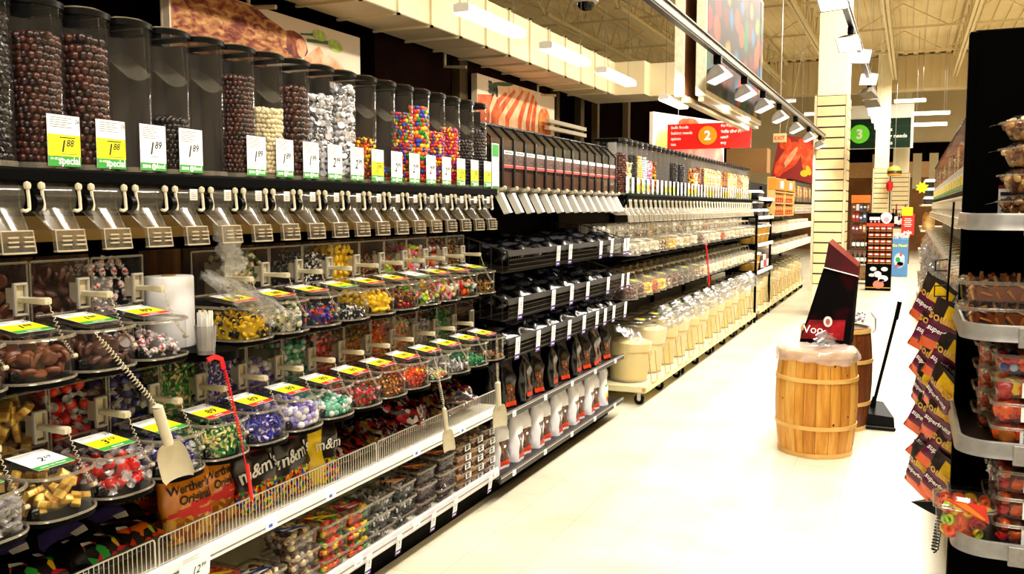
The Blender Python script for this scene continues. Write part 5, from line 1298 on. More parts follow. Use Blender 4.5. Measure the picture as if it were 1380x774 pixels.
for k, (y, yaw, p, lit, dz) in enumerate(((6.55, -1.9, .35, 1, 0), (8.3, -1.9, .35, 1, 0), (9.7, -1.2, .2, 1, .1), (11.6, -1.25, .25, 1, .12), (12.0, -2.2, .7, 0, 0), (13.0, -2.0, .6, 0, 0), (14.2, -1.8, .3, 1, 0), (15.4, -1.8, .3, 1, 0), (16.7, -1.7, .3, 1, 0))):
    flood(-.52, y, 3.12 + dz, yaw, p + .35, 'flood lamp on the pillar track, %s from the camera%s' % (ORD[k], '' if lit else ', turned away and dark'), 'flood lamps on the pillar track', bool(lit), .85)
# ---- slatwall pillars
PCR = noisy('pillar_cream', ['#efe2ba', '#f8efd2'], 1, .6); SLATM = noisy('slatwall_cream', ['#dcc590', '#e8d6a8'], 3, .5)
def pillar(x0, x1, y, d, zs, nslat, label, ztop=ZC, xn=None):
    r = thing('slatwall_pillar', label, 'pillar', ((x0 + x1) / 2, y, 0), kind='structure'); q = .03
    m = MB(); a, b = xn or (x0 + q, x1 - q); m.box(a, y + q, 0, b, y + d - q, ztop); part('core', m, PCR, r, True)
    m = MB(); z = zs - .15238 * nslat
    for k in range(nslat):
        za = z + .15238 * k; m.box(x0 + .03, y, za + .011, x1 - .03, y + .03, za + .1524 - .011); m.box(x0, y + .03, za + .011, x0 + .03, y + d - .03, za + .1414); m.box(x1 - .03, y + .03, za + .011, x1, y + d - .03, za + .1414)
    part('slat_panel', m, SLATM, r, True)
    m = MB(); m.box(x0 + .025, y + .015, z, x1 - .025, y + .029, zs); m.box(x0 + .014, y + .03, z, x0 + .028, y + d - .03, zs); m.box(x1 - .028, y + .03, z, x1 - .014, y + d - .03, zs); part('groove_backing', m, mat('groove_dark', '#1c120a', .7), r, True)
    m = MB()
    for x in (x0 - .01, x1 - .025): m.box(x, y - .006, 0, x + .035, y + .03, zs)
    part('corner_trim', m, mat('corner_trim', '#d5c8a6', .35, metal=.15), r, True)
pillar(-1.33, -.885, 14.0, .8, 3.22, 18, 'near cream slatwall pillar standing at the end of the left shelves', xn=(-1.30, -.90))
pillar(-1.1, -.64, 30, .46, 2.8, 14, 'far cream slatwall pillar behind the chocolate display')
pillar(-.64, -.08, 33, .5, 2.75, 12, 'widest cream pillar at the back behind the green aisle sign')
# ---- aisle signs
SRED = mat('sign_red', '#f01408', .45, var=.03); SORG = mat('sign_orange', '#f8900c', .45, var=.03); SGRN = mat('sign_green', '#04280f', .6, var=.05, spec=.2); SLIM = mat('sign_lime', '#6cf01c', .45, var=.04); SWH = mat('sign_white', '#fffaf0', .45, var=.02)
def tx(m, s, size, M, mi, **k):
    V, F = text(s, size, **k)
    if len(V): m.add([M(x, y, 0) for x, y in V], F, mi)
r = thing('aisle_sign', 'red hanging aisle sign with the number 2 in an orange disc', 'aisle sign', (-2.23, 10.9, 2.3))
m = MB(); m.box(-2.73, 10.885, 2.3, -1.74, 10.9, 2.6, 0); part('panel', m, SRED, r, True)
m = MB(); cy = 10.884
for k, s in enumerate(('bulk foods', 'baking needs', 'spices', 'tea')): tx(m, s, .05, lambda x, y, d, z=2.545 - .067 * k: (-2.685 + x, cy, z + y), 0, bold=.02)
for k, s in enumerate(('ਥੋਕ ਭੋਜਨ', 'ਬੇਕਿੰਗ ਦੀਆਂ ਲੋੜਾਂ', 'ਮਸਾਲੇ', 'ਚਾਹ')): tx(m, s, .043, lambda x, y, d, z=2.545 - .067 * k: (-2.09 + x, cy, z + y), 0, bold=.01)
for k in range(3): m.box(-2.72, cy, 2.52 - .067 * k, -1.75, cy + .0008, 2.522 - .067 * k, 1)
part('lettering', m, [SWH, mat('sign_red_line', '#c01008', .5)], r, True)
m = MB(); m.cyl((-2.245, 10.876, 2.455), (-2.245, 10.885, 2.455), .11, n=36); tx(m, '2', .15, lambda x, y, d: (-2.245 + x, 10.8755, 2.405 + y), 1, bold=.03, align='CENTER'); part('number_disc', m, [SORG, SWH], r, True)
m = MB()
for x in (-2.6, -1.9): m.cyl((x, 10.89, 2.6), (x, 10.89, ZC), .003, n=4)
part('hanging_wire', m, STEEL, r, True)
TOM = noisy('tomato_print', ['#c81808', '#f04020', '#f88050'], 4, .4)
r = thing('picture_board', 'board picturing tomatoes hanging behind the red aisle sign', 'picture board', (-2.94, 11.0, 2.06), math.atan2(1.7, .55))
m = MB(); m.box(0, 0, 0, 1.787, .05, .715, 0); part('board', m, SWH, r)
m = MB()
def bl(pts, d, mi): m.add([(x, -d, z) for x, z in pts], [tuple(range(len(pts)))], mi)
for k, (x, z, rx, rz, mi) in enumerate(((.25, .3, .2, .22, 1), (.75, .45, .25, .24, 0), (1.15, .3, .3, .27, 0), (.6, .15, .3, .2, 0), (1.55, .2, .22, .2, 0), (.9, .62, .2, .08, 0), (1.3, .12, .1, .09, 2))):
    bl([(min(1.78, max(.01, a)), min(.71, max(.01, b))) for a, b in oval(x, z, rx, rz)], .001 + .001 * k, mi)
part('print', m, [TOM, noisy('pepper_print', ['#f0a030', '#f8d868', '#fff0c0'], 5, .4), mat('tomato_dark', '#8a0c08', .4)], r)
r = thing('picture_board', 'board picturing red salmon steaks hanging over the far left shelves', 'picture board', (-3.02, 22, 2.32), rot=(0, .18, .1))
m = MB(); m.box(0, 0, 0, .96, .05, 1.0, 0); m.box(-.02, -.004, -.02, 0, .054, 1.02, 0); part('board', m, mat('salmon_backdrop', '#9a1206', .45), r)
m = MB(); SAL = noisy('salmon_print', ['#d82408', '#f4501c', '#fa8858'], 5, .4)
bl(oval(.3, .5, .2, .42, -.4, 20, .1), .002, 0); bl(oval(.32, .5, .06, .3, -.4, 14), .003, 1); bl(oval(.75, .55, .2, .36, .3, 18, .1), .004, 0); bl(oval(.7, .2, .09, .08, 0, 12), .006, 2); bl(oval(.78, .28, .05, .12, .5, 12), .007, 2); bl(oval(.13, .22, .12, .19, 0, 14, .1), .003, 0); bl(oval(.14, .82, .13, .15, 0, 14, .1), .003, 0); bl(oval(.55, .9, .14, .08, 0, 14, .1), .003, 0)
part('print', m, [SAL, noisy('salmon_light', ['#fa9868', '#fcc8a0'], 6, .4), mat('lemon_print', '#f0d020', .4)], r)
m = MB(); m.cyl((.1, .02, 1), (.1, .02, 3.0), .004, n=4); m.cyl((.86, .02, 1), (.86, .02, 3.0), .004, n=4); part('hanging_wire', m, STEEL, r)
r = thing('exit_sign', 'small hanging EXIT sign in front of the salmon board', 'exit sign', (-2.08, 16, 2.7))
m = MB(); m.box(-.11, -.02, 0, .11, .02, .15, 0, .008); part('box', m, mat('exit_cream', '#f4dca0', .4), r)
m = MB(); tx(m, 'EXIT', .085, lambda x, y, d: (x, -.0215, .045 + y), 0, bold=.02, align='CENTER'); part('lettering', m, RED, r)
m = MB(); m.cyl((0, 0, .15), (0, 0, ZC - 2.7), .008, n=5); part('rod', m, STEEL, r)
r = thing('aisle_sign', 'dark green hanging aisle sign with the number 3 in a lime disc', 'aisle sign', (-.97, 31.8, 3.5))
m = MB(); m.box(-1.9, 31.79, 3.52, -.1, 31.82, 4.46, 0); part('panel', m, SGRN, r, True)
m = MB()
for k, s in enumerate(('candy', 'snacks', 'baking needs', 'tissues')): tx(m, s, .17, lambda x, y, d, z=4.27 - .215 * k: (-1.08 + x, 31.787, z + y), 0, bold=.02)
for k in range(3): m.box(-1.9, 31.787, 4.2 - .215 * k, -.1, 31.789, 4.208 - .215 * k, 1)
part('lettering', m, [SWH, mat('sign_green_line', '#0a3a18', .5)], r, True)
m = MB(); m.cyl((-1.62, 31.74, 3.98), (-1.62, 31.79, 3.98), .3, n=36); tx(m, '3', .42, lambda x, y, d: (-1.62 + x, 31.738, 3.84 + y), 1, bold=.03, align='CENTER'); part('number_disc', m, [SLIM, SWH], r, True)
m = MB(); m.box(-1.9, 31.83, 3.5, -.02, 31.86, 4.9, 0); part('backing', m, SWH, r, True)
m = MB()
for x in (-1.7, -.3): m.cyl((x, 31.84, 4.9), (x, 31.84, ZC), .01, n=4)
part('hanging_wire', m, STEEL, r, True)
# ------------------------------------------------------------------ barrels in the aisle
def wood(name, a, b, c):
    m = noisy(name, [a, b, c], 5, .5, (6, 6, .5), 5, dist=.6); return m
WOODS = [wood('stave_a', '#b8741c', '#d8963a', '#e4ac54'), wood('stave_b', '#c8862c', '#e0a448', '#ecbc68'), wood('stave_c', '#a8641a', '#c88430', '#d89c44')]
WDARK = [wood('dark_stave_a', '#4a220c', '#6a3414', '#7c421c'), wood('dark_stave_b', '#5c2c10', '#74401a', '#8a5024')]
HOOP = noisy('hoop_wood', ['#d8a450', '#ecc478'], 6, .5, (1, 1, 3))
KNOT = mat('knot', '#4a2208', .6, var=.3)
def barrel(loc, H, rb, rm, rt, mats, label, seed=1):
    r = thing('barrel', label, 'barrel', loc); rs = random.Random(seed); n = 22
    R = lambda t: (rb + (rt - rb) * t) + (rm - (rb + rt) / 2) * 4 * t * (1 - t) * 1.0
    a0 = 0; W = [rs.uniform(.75, 1.25) for _ in range(n)]; s = sum(W); nr = 10
    for i in range(n):
        a1 = a0 + 2 * PI * W[i] / s; m = MB(); V = []; g = .006; k = 4
        for j in range(nr + 1):
            t = j / nr
            for q in range(k + 1):
                a = a0 + g + (a1 - a0 - 2 * g) * q / k; e = .0025 if q in (0, k) else 0; V.append(((R(t) - e) * math.cos(a), (R(t) - e) * math.sin(a), H * t))
            for q in (k, 0):
                a = a0 + g + (a1 - a0 - 2 * g) * q / k; V.append(((R(t) - .016) * math.cos(a), (R(t) - .016) * math.sin(a), H * t))
        w = k + 3
        F = [(j * w + q, j * w + (q + 1) % w, (j + 1) * w + (q + 1) % w, (j + 1) * w + q) for j in range(nr) for q in range(w)] + [tuple(range(w))[::-1], tuple(range(nr * w, nr * w + w))]
        m.add(V, F, 0)
        for _ in range(rs.choice((0, 1, 1, 2))):
            t = rs.uniform(.1, .9); a = (a0 + a1) / 2 + rs.uniform(-.3, .3) * (a1 - a0); c = np.array((math.cos(a), math.sin(a), 0)); e = np.array((-math.sin(a), math.cos(a), 0)); p = c * (R(t) + .0006) + np.array((0, 0, H * t)); z = np.array((0, 0, 1))
            rr = rs.uniform(.005, .009); m.add([p + e * rr * math.cos(q) + z * rr * 1.2 * math.sin(q) for q in np.linspace(0, 6.28, 9)[:-1]], [tuple(range(8))], 1)
        part('stave', m, [mats[rs.randrange(len(mats))], KNOT], r, smooth=30); a0 = a1
    for z, h in ((.0, .03), (.185, .026), (.49, .026), (H - .035, .03)):
        t0, t1 = z / H, (z + h) / H; m = MB(); m.lathe([(R(t0) - .003, z), (R(t0) + .006, z), (R(t1) + .006, z + h), (R(t1) - .003, z + h)], 44)
        a = .9; p = R((t0 + t1) / 2) + .0075; m.box(-.03, -p - .003, z + .001, .05, -p + .006, z + h - .001); part('hoop', m, HOOP, r, smooth=50)
    m = MB(); m.cyl((0, 0, H - .03), (0, 0, H - .018), rt - .014, n=36); part('head', m, mats[0], r)
    return r
barrel((-.53, 6.19, 0), .68, .228, .258, .235, WOODS, 'honey coloured wooden barrel with film over its top in the aisle', 3)
barrel((-.475, 6.98, 0), .74, .228, .26, .235, WDARK, 'dark stained wooden barrel standing behind the honey coloured one', 8)
WFILM = clear('white_film', (.96, .93, .91), .30, '#fff0e6', base=.1, edge=.5, gloss=.1)
m = MB(); V = []; nu = 72
rings = [(0, .695), (.12, .70), (.2, .698), (.238, .692), (.250, .68), (.254, .66), (.258, .64), (.262, .617)]
for j, (q, z) in enumerate(rings):
    for i in range(nu):
        a = 2 * PI * i / nu; w = .006 * math.sin(7 * a + j) + .004 * math.sin(17 * a + 2 * j) + .003 * math.sin(29 * a); e = min(1, j / 4)
        dz = (.012 * math.sin(3 * a + 1) + .004 * math.sin(11 * a) + .003 * math.sin(23 * a)) * (e if j > 5 else 0) + .006 * math.sin(13 * a + 3 * j) * (1 if j < 4 else .3)
        V.append(((q + w * e) * math.cos(a), (q + w * e) * math.sin(a), z + dz))
m.add(V, [(j * nu + i, j * nu + (i + 1) % nu, (j + 1) * nu + (i + 1) % nu, (j + 1) * nu + i) for j in range(len(rings) - 1) for i in range(nu)] + [tuple(range(nu))])
solo('plastic_sheet', m, WFILM, 'milky plastic film draped over the top of the honey barrel', 'plastic sheet', (-.53, 6.19, 0), smooth=60)
solo('plastic_bag', film_bag((0, 0, .09), (.05, -.02, 0), .17, 77, .014), FILM, 'crumpled clear bag piled on the film of the honey barrel', 'plastic bag', (-.50, 6.06, .715), smooth=80)
# ---- red and black display
BRED = noisy('display_red_black', ['#010000', '#050101', '#3a020a'], 2.2, .6, (2, 2, 2.5), spec=.05); DRED = noisy('display_dark_red', ['#2a0208', '#640812'], 2.5, .5)
r = thing('display_stand', 'tall black and dark red cardboard display with white lettering on the barrel', 'display', (-.5, 6.3, .69))
def hexa(m, f, b, mi):
    m.add(list(f) + list(b), [(0, 1, 2, 3), (7, 6, 5, 4), (0, 4, 5, 1), (1, 5, 6, 2), (2, 6, 7, 3), (3, 7, 4, 0)], mi)
m = MB(); hexa(m, [(-.16, .0, .0), (.16, .0, .0), (.185, .08, .47), (-.02, .08, .52)], [(-.16, .2, .0), (.17, .2, .0), (.195, .2, .47), (-.02, .2, .52)], [0, 0, 1, 1, 0, 0]); part('body', m, [BRED, BLACK], r)
m = MB(); m.add([(-.15, -.002, .035), (.12, -.002, .035), (.13, .02, .17), (-.1, .02, .16)], [(0, 1, 2, 3)], 0); part('glow_print', m, noisy('print_red_glow', ['#0a0102', '#8c0812', '#d8141c'], 3, .35, (2, 2, 3)), r)
m = MB(); hexa(m, [(-.02, .07, .51), (.195, .07, .455), (.195, .07, .52), (.005, .07, .68)], [(-.02, .2, .52), (.2, .2, .47), (.2, .2, .54), (.02, .2, .70)], [0, 0, 0, 1, 1, 0]); part('header', m, [DRED, MRED], r)
m = MB(); m.tube([(-.022, .065, .512), (.196, .065, .458)], .004, 5); part('edge_strip', m, PAPER, r)
m = MB(); tx(m, 'Voo', .075, lambda x, y, d: (-.135 + x, -.004 + y * .15, .075 + y), 0, bold=.005)
m.add([(.02 + .028 * math.cos(a), .008 + .1 * .0, .155 + .036 * math.sin(a)) for a in np.linspace(0, 6.28, 17)[:-1]], [tuple(range(16))], 0)
m.add([(.02 + .014 * math.cos(a), .006, .155 + .02 * math.sin(a)) for a in np.linspace(0, 6.28, 13)[:-1]], [tuple(range(12))], 1); part('lettering', m, [PAPER, mat('emblem_rose', '#c86a58', .5)], r)
r = thing('wire_bin', 'clear plastic bin with a wire handle on the dark barrel', 'bin', (-.36, 6.98, .742))
m = MB(); m.extrude(rrect(-.1, -.1, .12, .1, .03), 0, .1, 0, caps=(True, False), poly1=rrect(-.11, -.11, .135, .11, .03)); part('bin', m, CLEARB, r)
m = MB(); m.tube([(.12, .0, .1), (.15, -.02, .06), (.155, -.02, -.02), (.135, -.02, -.04)], .004, 5); m.tube([(.12, .05, .1), (.155, .03, .06), (.155, .03, -.02), (.135, .03, -.04)], .004, 5); part('wire_handle', m, STEEL, r)
m = MB(); spread(m, top_points(rrect(-.09, -.09, .11, .09, .03), .06, .045, .01), 'twist', .06, 1, 3); part('wrapped_sweets', m, [WRAPW, FOILS], r, kind='stuff')
# ---- lobby broom and pan
r = thing('lobby_dustpan', 'black long-handled lobby dustpan standing beside the barrels', 'dustpan', (-.2, 7.08, 0))
m = MB(); m.tube([(.0, -.02, .17), (.035, -.025, .35), (.13, -.05, .83)], .0125, 10); m.tube([(.128, -.05, .8), (.149, -.056, .93)], .0165, 10); part('handle', m, BLACKP, r)
m = MB(); hexa(m, [(-.14, -.14, .0), (.15, -.14, .0), (.14, -.14, .1), (-.12, -.14, .12)], [(-.13, .1, .0), (.13, .1, .0), (.06, .06, .17), (-.07, .06, .18)], 0); part('pan', m, mat('pan_black', '#060607', .5, spec=.12), r)
m = MB(); m.box(-.145, -.16, .004, .155, -.14, .03, 0, .006); part('front_lip', m, BLACKP, r)
m = MB(); m.cyl((-.01, -.03, .13), (.005, -.022, .22), .022, .016, 10); part('socket', m, BLACKP, r)
# ------------------------------------------------------------------ end display on the right
r = thing('end_display', 'black end display with four silver-rimmed shelves at the right edge', 'shelving', (.75, 3.2, 0))
m = MB(); m.box(.165, 3.24, 0, 1.4, 3.28, 2.155, 0, .004); part('back_panel', m, mat('end_black', '#010101', .8, spec=.02), r, True)
m = MB(); m.box(.15, 3.23, 0, .175, 3.29, 2.15, 0, .004); part('upright', m, mat('end_black'), r, True)
SILV = mat('shelf_silver', '#9a9690', .4, metal=.3, var=.12)
for zt, ov in ((1.585, 0), (1.29, 0), (.975, 0), (.70, 0)):
    P = [(.145, 3.24), (.145, 2.80)] + [(.225 - .08 * math.cos(a), 2.78 - .08 * math.sin(a)) for a in np.linspace(0, PI / 2, 9)] + [(1.4, 2.70)]
    m = MB(); Q = P + [(1.4, 3.24)]; m.extrude([(x + .004 if x < 1.4 else x, y) for x, y in Q][::-1] if False else Q, zt - .034, zt - .022, 0); part('shelf', m, mat('shelf_dark', '#100c0a', .4, var=.3), r, True)
    m = MB(); k = len(P); V = []
    nr = [(-1, 0), (-1, 0)] + [(-math.cos(a), -math.sin(a)) for a in np.linspace(0, PI / 2, 9)] + [(0, -1)]
    for off, z in ((-.004, zt), (.003, zt), (.006, zt - .006), (.004, zt - .026), (.011, zt - .044), (.004, zt - .045), (-.004, zt - .03)):
        V += [(x + o[0] * off, y + o[1] * off, z) for (x, y), o in zip(P, nr)]
    m.add(V, [(j * k + i, j * k + i + 1, ((j + 1) % 7) * k + i + 1, ((j + 1) % 7) * k + i) for j in range(7) for i in range(k - 1)]); part('shelf_rim', m, SILV, r, True)
    m = MB(); m.box(.27, 2.686, zt - .058, 1.4, 2.694, zt - .004, 0, .002); part('label_holder', m, mat('label_strip', '#8c8782', .35, var=.15, scale=60), r, True)
NUTF = ('nut', .026, [TAN, AMB, BEIGE]); 
def endpack(x, y, z, key, dx, dy, h, fill, label, tri=None, sticker=None, seed=1): return clam((x, y, z), key, dx, dy, h, fill, label, 'clear packs on the end display', rz=-PI / 2, tri=tri, sticker=sticker, ribs=False, seed=seed)
POS = ['bottom', 'second from the bottom', 'third from the bottom', 'top']
def bowl_pack(x, y, z, label, seed):
    t = thing('nut_bowl', label, 'food pack', (x, y, z), 0, 'stacked nut bowls'); R = .098
    m = MB(); m.lathe([(.001, .002), (.066, .002), (.076, .006), (R - .006, .042), (R, .046), (R + .004, .049)], 24); part('bowl', m, CLAM, t)
    m = MB(); m.lathe([(R + .004, .05), (R, .053), (R - .012, .056), (R - .03, .068), (.05, .07), (.001, .07)], 24); part('lid', m, CLAM, t)
    m = MB(); m.tube([((R + .004) * math.cos(a), (R + .004) * math.sin(a), .0495) for a in np.linspace(0, 2 * PI, 33)[:-1]], .003, 5, closed=True); V = [(-R, -.025, .05), (-R - .028, -.016, .043), (-R - .028, .016, .043), (-R, .025, .05)]; m.add(V, [(0, 1, 2, 3)])
    part('rim_and_tab', m, RIM, t)
    m = MB(); o = oval(0, 0, .07, .07, n=20); pts = []
    for q in range(3):
        rr = .066 + .010 * q; pts += [(rr * math.cos(a + q), rr * math.sin(a + q), .014 + .014 * q) for a in np.linspace(0, 2 * PI, 17)[:-1]]
    spread(m, pts + top_points(oval(0, 0, .085, .085, n=20), .05, .024, .004, seed), 'nut', .027, 3, seed); m.lathe([(.001, .005), (.058, .005), (.074, .045), (.001, .05)], 16); part('nuts', m, [mat('nut_tan', '#b07a3c', .5), mat('nut_brown', '#6a3a16', .5), mat('nut_pale', '#d8b070', .5)], t, kind='stuff')
for k in range(4): bowl_pack(.315, 2.83, 1.566 + .071 * k, 'clear bowl of mixed nuts, %s of the top right stack' % POS[k], k)
r = thing('shelf_card', 'small white card with black lettering behind the nut bowls', 'price card', (.265, 2.98, 1.57))
m = MB(); m.box(-.035, 0, 0, .06, .002, .095, 0); m.box(-.035, -.0005, 0, .06, 0, .012, 1); m.box(-.035, -.0005, .085, .06, 0, .095, 1); tx(m, '7', .05, lambda x, y, d: (-.03 + x, -.001, .02 + y), 2, bold=.02); m.box(-.03, -.001, .065, .05, 0, .075, 2); part('card', m, [PAPER, MRED, INK], r)
for k in range(2): endpack(.255, 2.87, 1.269 + .072 * k, 'sticks', .2, .25, .071, ('stick', .032, [C_('stick_brown', '#7c3c10'), TAN, AMB, C_('stick_gold', '#b87428')], .86), 'wide clear pack of spicy snack sticks, the %s one' % ['lower', 'upper'][k])
JEL = [('orange and red jelly hearts', ('chunk', .045, [R_, AMB, O_])), ('red peach jellies', ('chunk', .048, [O_, R_])), ('orange peach slices', ('chunk', .048, [O_, R_, Y_]))]
for k in range(4):
    f = JEL[k % 3] if k < 3 else ('blue and orange berries', ('ball', .026, [NAVY, O_, O_, R_, C_('pale_blue', '#b8d0e8')]))
    endpack(.315, 2.83, .954 + .066 * k, f[0], .17, .19, .065, f[1], 'clear pack of %s, %s of the front stack' % (f[0], POS[k]), sticker=None if k == 3 else .005)
for k in range(4): endpack(.275, 3.03, .954 + .066 * k, 'pale', .17, .17, .065, ('chunk', .03, [PK_, O_, CREM]), 'clear pack of pink and orange sweets, %s of the back stack' % POS[k])
t = endpack(.165, 2.80, .679, 'rings', .16, .155, .125, ('ring', .036, [O_, LIME, R_, Y_, O_], .8), 'clear pack of gummy rings with a red triangle label')
m = MB(); m.add([(.083, -.055, .118), (.083, .05, .112), (.083, .06, .062)], [(0, 1, 2)], 0); m.add([(.0838, -.03, .112), (.0838, .0, .113), (.0838, .052, .074), (.0838, .046, .07)], [(0, 3, 2, 1)], 1); part('triangle_label', m, [RDL, ORL], t)
MIX = ('chunk', .036, [WRAPW, R_, O_, BR_])
for k in range(3): endpack(.33, 2.83, .679 + .074 * k, 'mixw', .17, .19, .073, MIX, 'clear pack of red and white sweets, %s of the bottom shelf stack' % ['bottom', 'middle', 'top'][k], sticker=.005)
for k in range(2): endpack(.33, 3.03, .679 + .10 * k, 'mixd', .17, .2, .098, ('chunk', .036, [CH_D, R_, WRAPW]), 'clear pack of dark sweets behind the others, %s' % ['lower', 'upper'][k])
# ---- strips of fruit snack bags
BAGB = mat('bag_cocoa', '#1e0b08', .35, var=.3, spec=.7); BAGP = mat('bag_plum', '#620c38', .35, var=.15, spec=.4); BAGO = mat('bag_orange', '#ec5606', .4, var=.08); MANGO = noisy('print_mango', ['#c87808', '#f8c818', '#f8e060'], 18, .35)
def fruit_bag():
    def f(u, t, fr):
        if not fr: return 0
        if t < .2: return 3
        if t < .58: return 2
        if t > .6 and t < .9 and u > -.2: return 1
        return 0
    return bag(.135, .19, .03, f, base=False, seed=15, nu=30, nv=24, crease=.0025, writing=[wr('source', .046, -.005, .112, 4, .02), wr('superfruits', .026, 0, .072, 5, .02, .15)]).mesh('bag', [BAGB, MANGO, BAGP, BAGO, mat('bag_letter_gold', '#e0a850', .4), PAPER])
FB = fruit_bag(); k = 0
r = thing('hanging_clip_strip', 'black hanging clip strip holding fruit snack bags beside the end display', 'clip strip', (.115, 3.50, 0))
m = MB(); m.tube([(.02, .0, 1.62), (.012, 0, 1.3), (-.01, 0, .62)], .004, 5)
for q in range(9): z = 1.42 - .09 * q; m.tube([(.01, 0, z), (-.03, -.004, z - .004), (-.03, -.004, z - .04), (.008, 0, z - .04)], .003, 5)
part('strip', m, BLACKP, r)
for row in range(2):
    for q in range(7 if row == 0 else 6):
        x, y, z = (.055, 3.66, 1.17 - .105 * q) if row == 0 else (.095, 3.44, 1.10 - .105 * q)
        o = link('hanging_snack_bag', FB, None, (x + .008 * (q % 2), y, z), (-.5 + .12 * math.sin(2.3 * q + row), .12, -2.25 + .3 * math.sin(1.7 * q + row)))
        tag(o, 'brown, plum and orange fruit snack bag, %s from the top of the %s column' % (ORD[q], ['outer', 'inner'][row]), 'snack bag', 'fruit snack bags on the clip strip')
r = thing('scoop', 'black scoop blade poking out low beside the end display', 'scoop', (.10, 4.1, .34))
m = MB(); m.add([(-.06, 0, .02), (.06, -.05, .05), (.08, .05, .05), (.06, -.05, -.02), (.0, -.03, .0)], [(0, 4, 3, 2), (0, 1, 2), (0, 4, 3, 1)]); part('blade', m, BLACKP, r); m = coil((.06, 0, 0), (.04, .03, -.2), .0, 14, .014, .003, .1); part('coiled_cord', m, BLACKP, r)
# ------------------------------------------------------------------ shelving along the right side of the aisle
u = thing('shelving_unit', 'dark shelving of bulk bins along the right side behind the end display', 'shelving', (.6, 8.4, 0))
m = MB(); m.box(.86, 3.3, 0, .90, 13.6, 2.05); part('back_panel', m, mat('back_dark'), u, True)
m = MB(); m.box(.27, 3.6, 1.662, .86, 13.6, 1.699, 0, .005); part('dispenser_shelf', m, BLACK, u, True)
for z in (1.16, .80):
    m = MB(); m.box(.28, 3.6, z, .86, 13.6, z + .014, 0, .003); part('bin_shelf', m, BLACK, u, True)
m = MB(); m.box(.2, 3.6, .12, .86, 13.6, .16, 0, .004); part('base_deck', m, mat('deck_cream'), u, True)
m = MB(); m.box(.28, 3.6, 0, .30, 13.6, .12); part('kick_plate', m, BLACK, u, True)
RN = [9, 2, 0, 9, 8, 9, 5, 7, 9, 1, 3]
for k in range(52):
    y = 5.35 + .155 * k; f = RN[(k * 3 + k // 4) % 11]
    dispenser((.27, y, 1.70), PI, S_LO, 'd3', 'clear gravity dispenser of %s in the right-hand row behind the end display' % NUTS[f][0], 'gravity dispensers on the right', LABS[(k * 5 + k // 3) % 4])
    w, tpl, d, cols, h = NUTS[f]
    o = link('bulk_food', canister_fill('n' + w, tpl, d, cols, h, seed=f, layers=1), None, (.27, y, 1.70), (0, 0, PI)); tag(o, '%s inside the right-hand row of dispensers' % w, 'bulk food', w + ' in the right-hand dispensers', 'stuff')
for tier, z, y0 in (('upper', 1.186, 4.4), ('lower', .826, 4.4)):
    for k in range(40):
        y = y0 + .225 * k; f = (k * 5 + (3 if tier == 'upper' else 0) + k // 3) % 8
        scoop_bin((.40, y, z), PI, S_BL, 'b3', 'clear bin of %s in the %s right-hand tier' % (FLO[f][0], tier), 'bins of the %s right-hand tier' % tier, ('ygreen', '', '59', '') if k % 2 else None)
        what, tpl, d, cols = FLO[f]
        o = link('bulk_food', bin_fill(('b3', what), tpl, d, cols, .09, .17, seed=f, w=.205, x1=.215, layers=1), None, (.40, y, z), (0, 0, PI)); tag(o, '%s inside the %s right-hand bins' % (what, tier), 'bulk food', '%s in the %s right-hand bins' % (what, tier), 'stuff')
for k in range(14):
    y = 4.3 + .6 * k
    solo('plastic_bag', film_bag((0, 0, 0), (-.07, .05, -.22), .2, 90 + k, .016), FILM, 'crumpled clear bag hanging on the right-hand bins, %s from the camera' % ORD[k], 'plastic bag', (.20, y, 1.28 - .35 * (k % 2)), smooth=80)
for k in range(20):
    r = thing('flour_tub', 'clear lidded tub on the floor shelf of the right side', 'tub', (.48, 4.1 + .46 * k, .161), PI, 'tubs on the right floor shelf')
    for n, (mm_, ms) in S_BUC.items(): link(n, memo(('buc', n), lambda: mm_.mesh(n, ms)), r)
    o = link('flour', FM[k % 4], None, (.48, 4.1 + .46 * k, .161)); tag(o, 'pale flour inside the right-hand floor tubs', 'flour', 'flour in the right-hand tubs', 'stuff')
# bread rack beyond
BRED_ = noisy('crust', ['#7a4414', '#b87830', '#d8a050'], 14, .6); KRAFT = noisy('kraft_bag', ['#b08040', '#d8b070', '#ecd098'], 7, .5, bump=.3)
r = thing('bread_rack', 'cream rack of bagged loaves beyond the right-hand bins', 'rack', (.5, 15.6, 0))
for z in (.12, .5, .88, 1.26, 1.62):
    m = MB(); m.box(.13, 13.9, z, .85, 17.4, z + .025, 0, .004); part('shelf', m, CREAM, r, True)
for y in (13.9, 15.6, 17.36):
    m = MB(); m.box(.80, y, 0, .85, y + .04, 2.0); part('upright', m, CREAM, r, True)
LOAF = bag(.2, .24, .12, base=True, seed=51, crease=.006, nu=18, nv=12).mesh('bag', [KRAFT]); LOAF2 = bag(.18, .22, .12, base=False, seed=52, crease=.008, nu=18, nv=12).mesh('bag', [BRED_]); k = 0
for s, z in enumerate((.146, .526, .906, 1.286)):
    for q in range(13):
        o = link('bread_bag', [LOAF, LOAF2][(q + s) % 3 > 1], None, (.25, 14.05 + .255 * q, z), (0, 0, PI + .3 * math.sin(q * 2 + s))); tag(o, 'tan bag of bread, %s along the %s shelf of the right-hand rack' % (ORD[q], ['lowest', 'second lowest', 'second highest', 'top bread'][s]), 'bread bag', 'bagged loaves on the rack')
TRAY = mat('tray_black', '#101012', .3, var=.2)
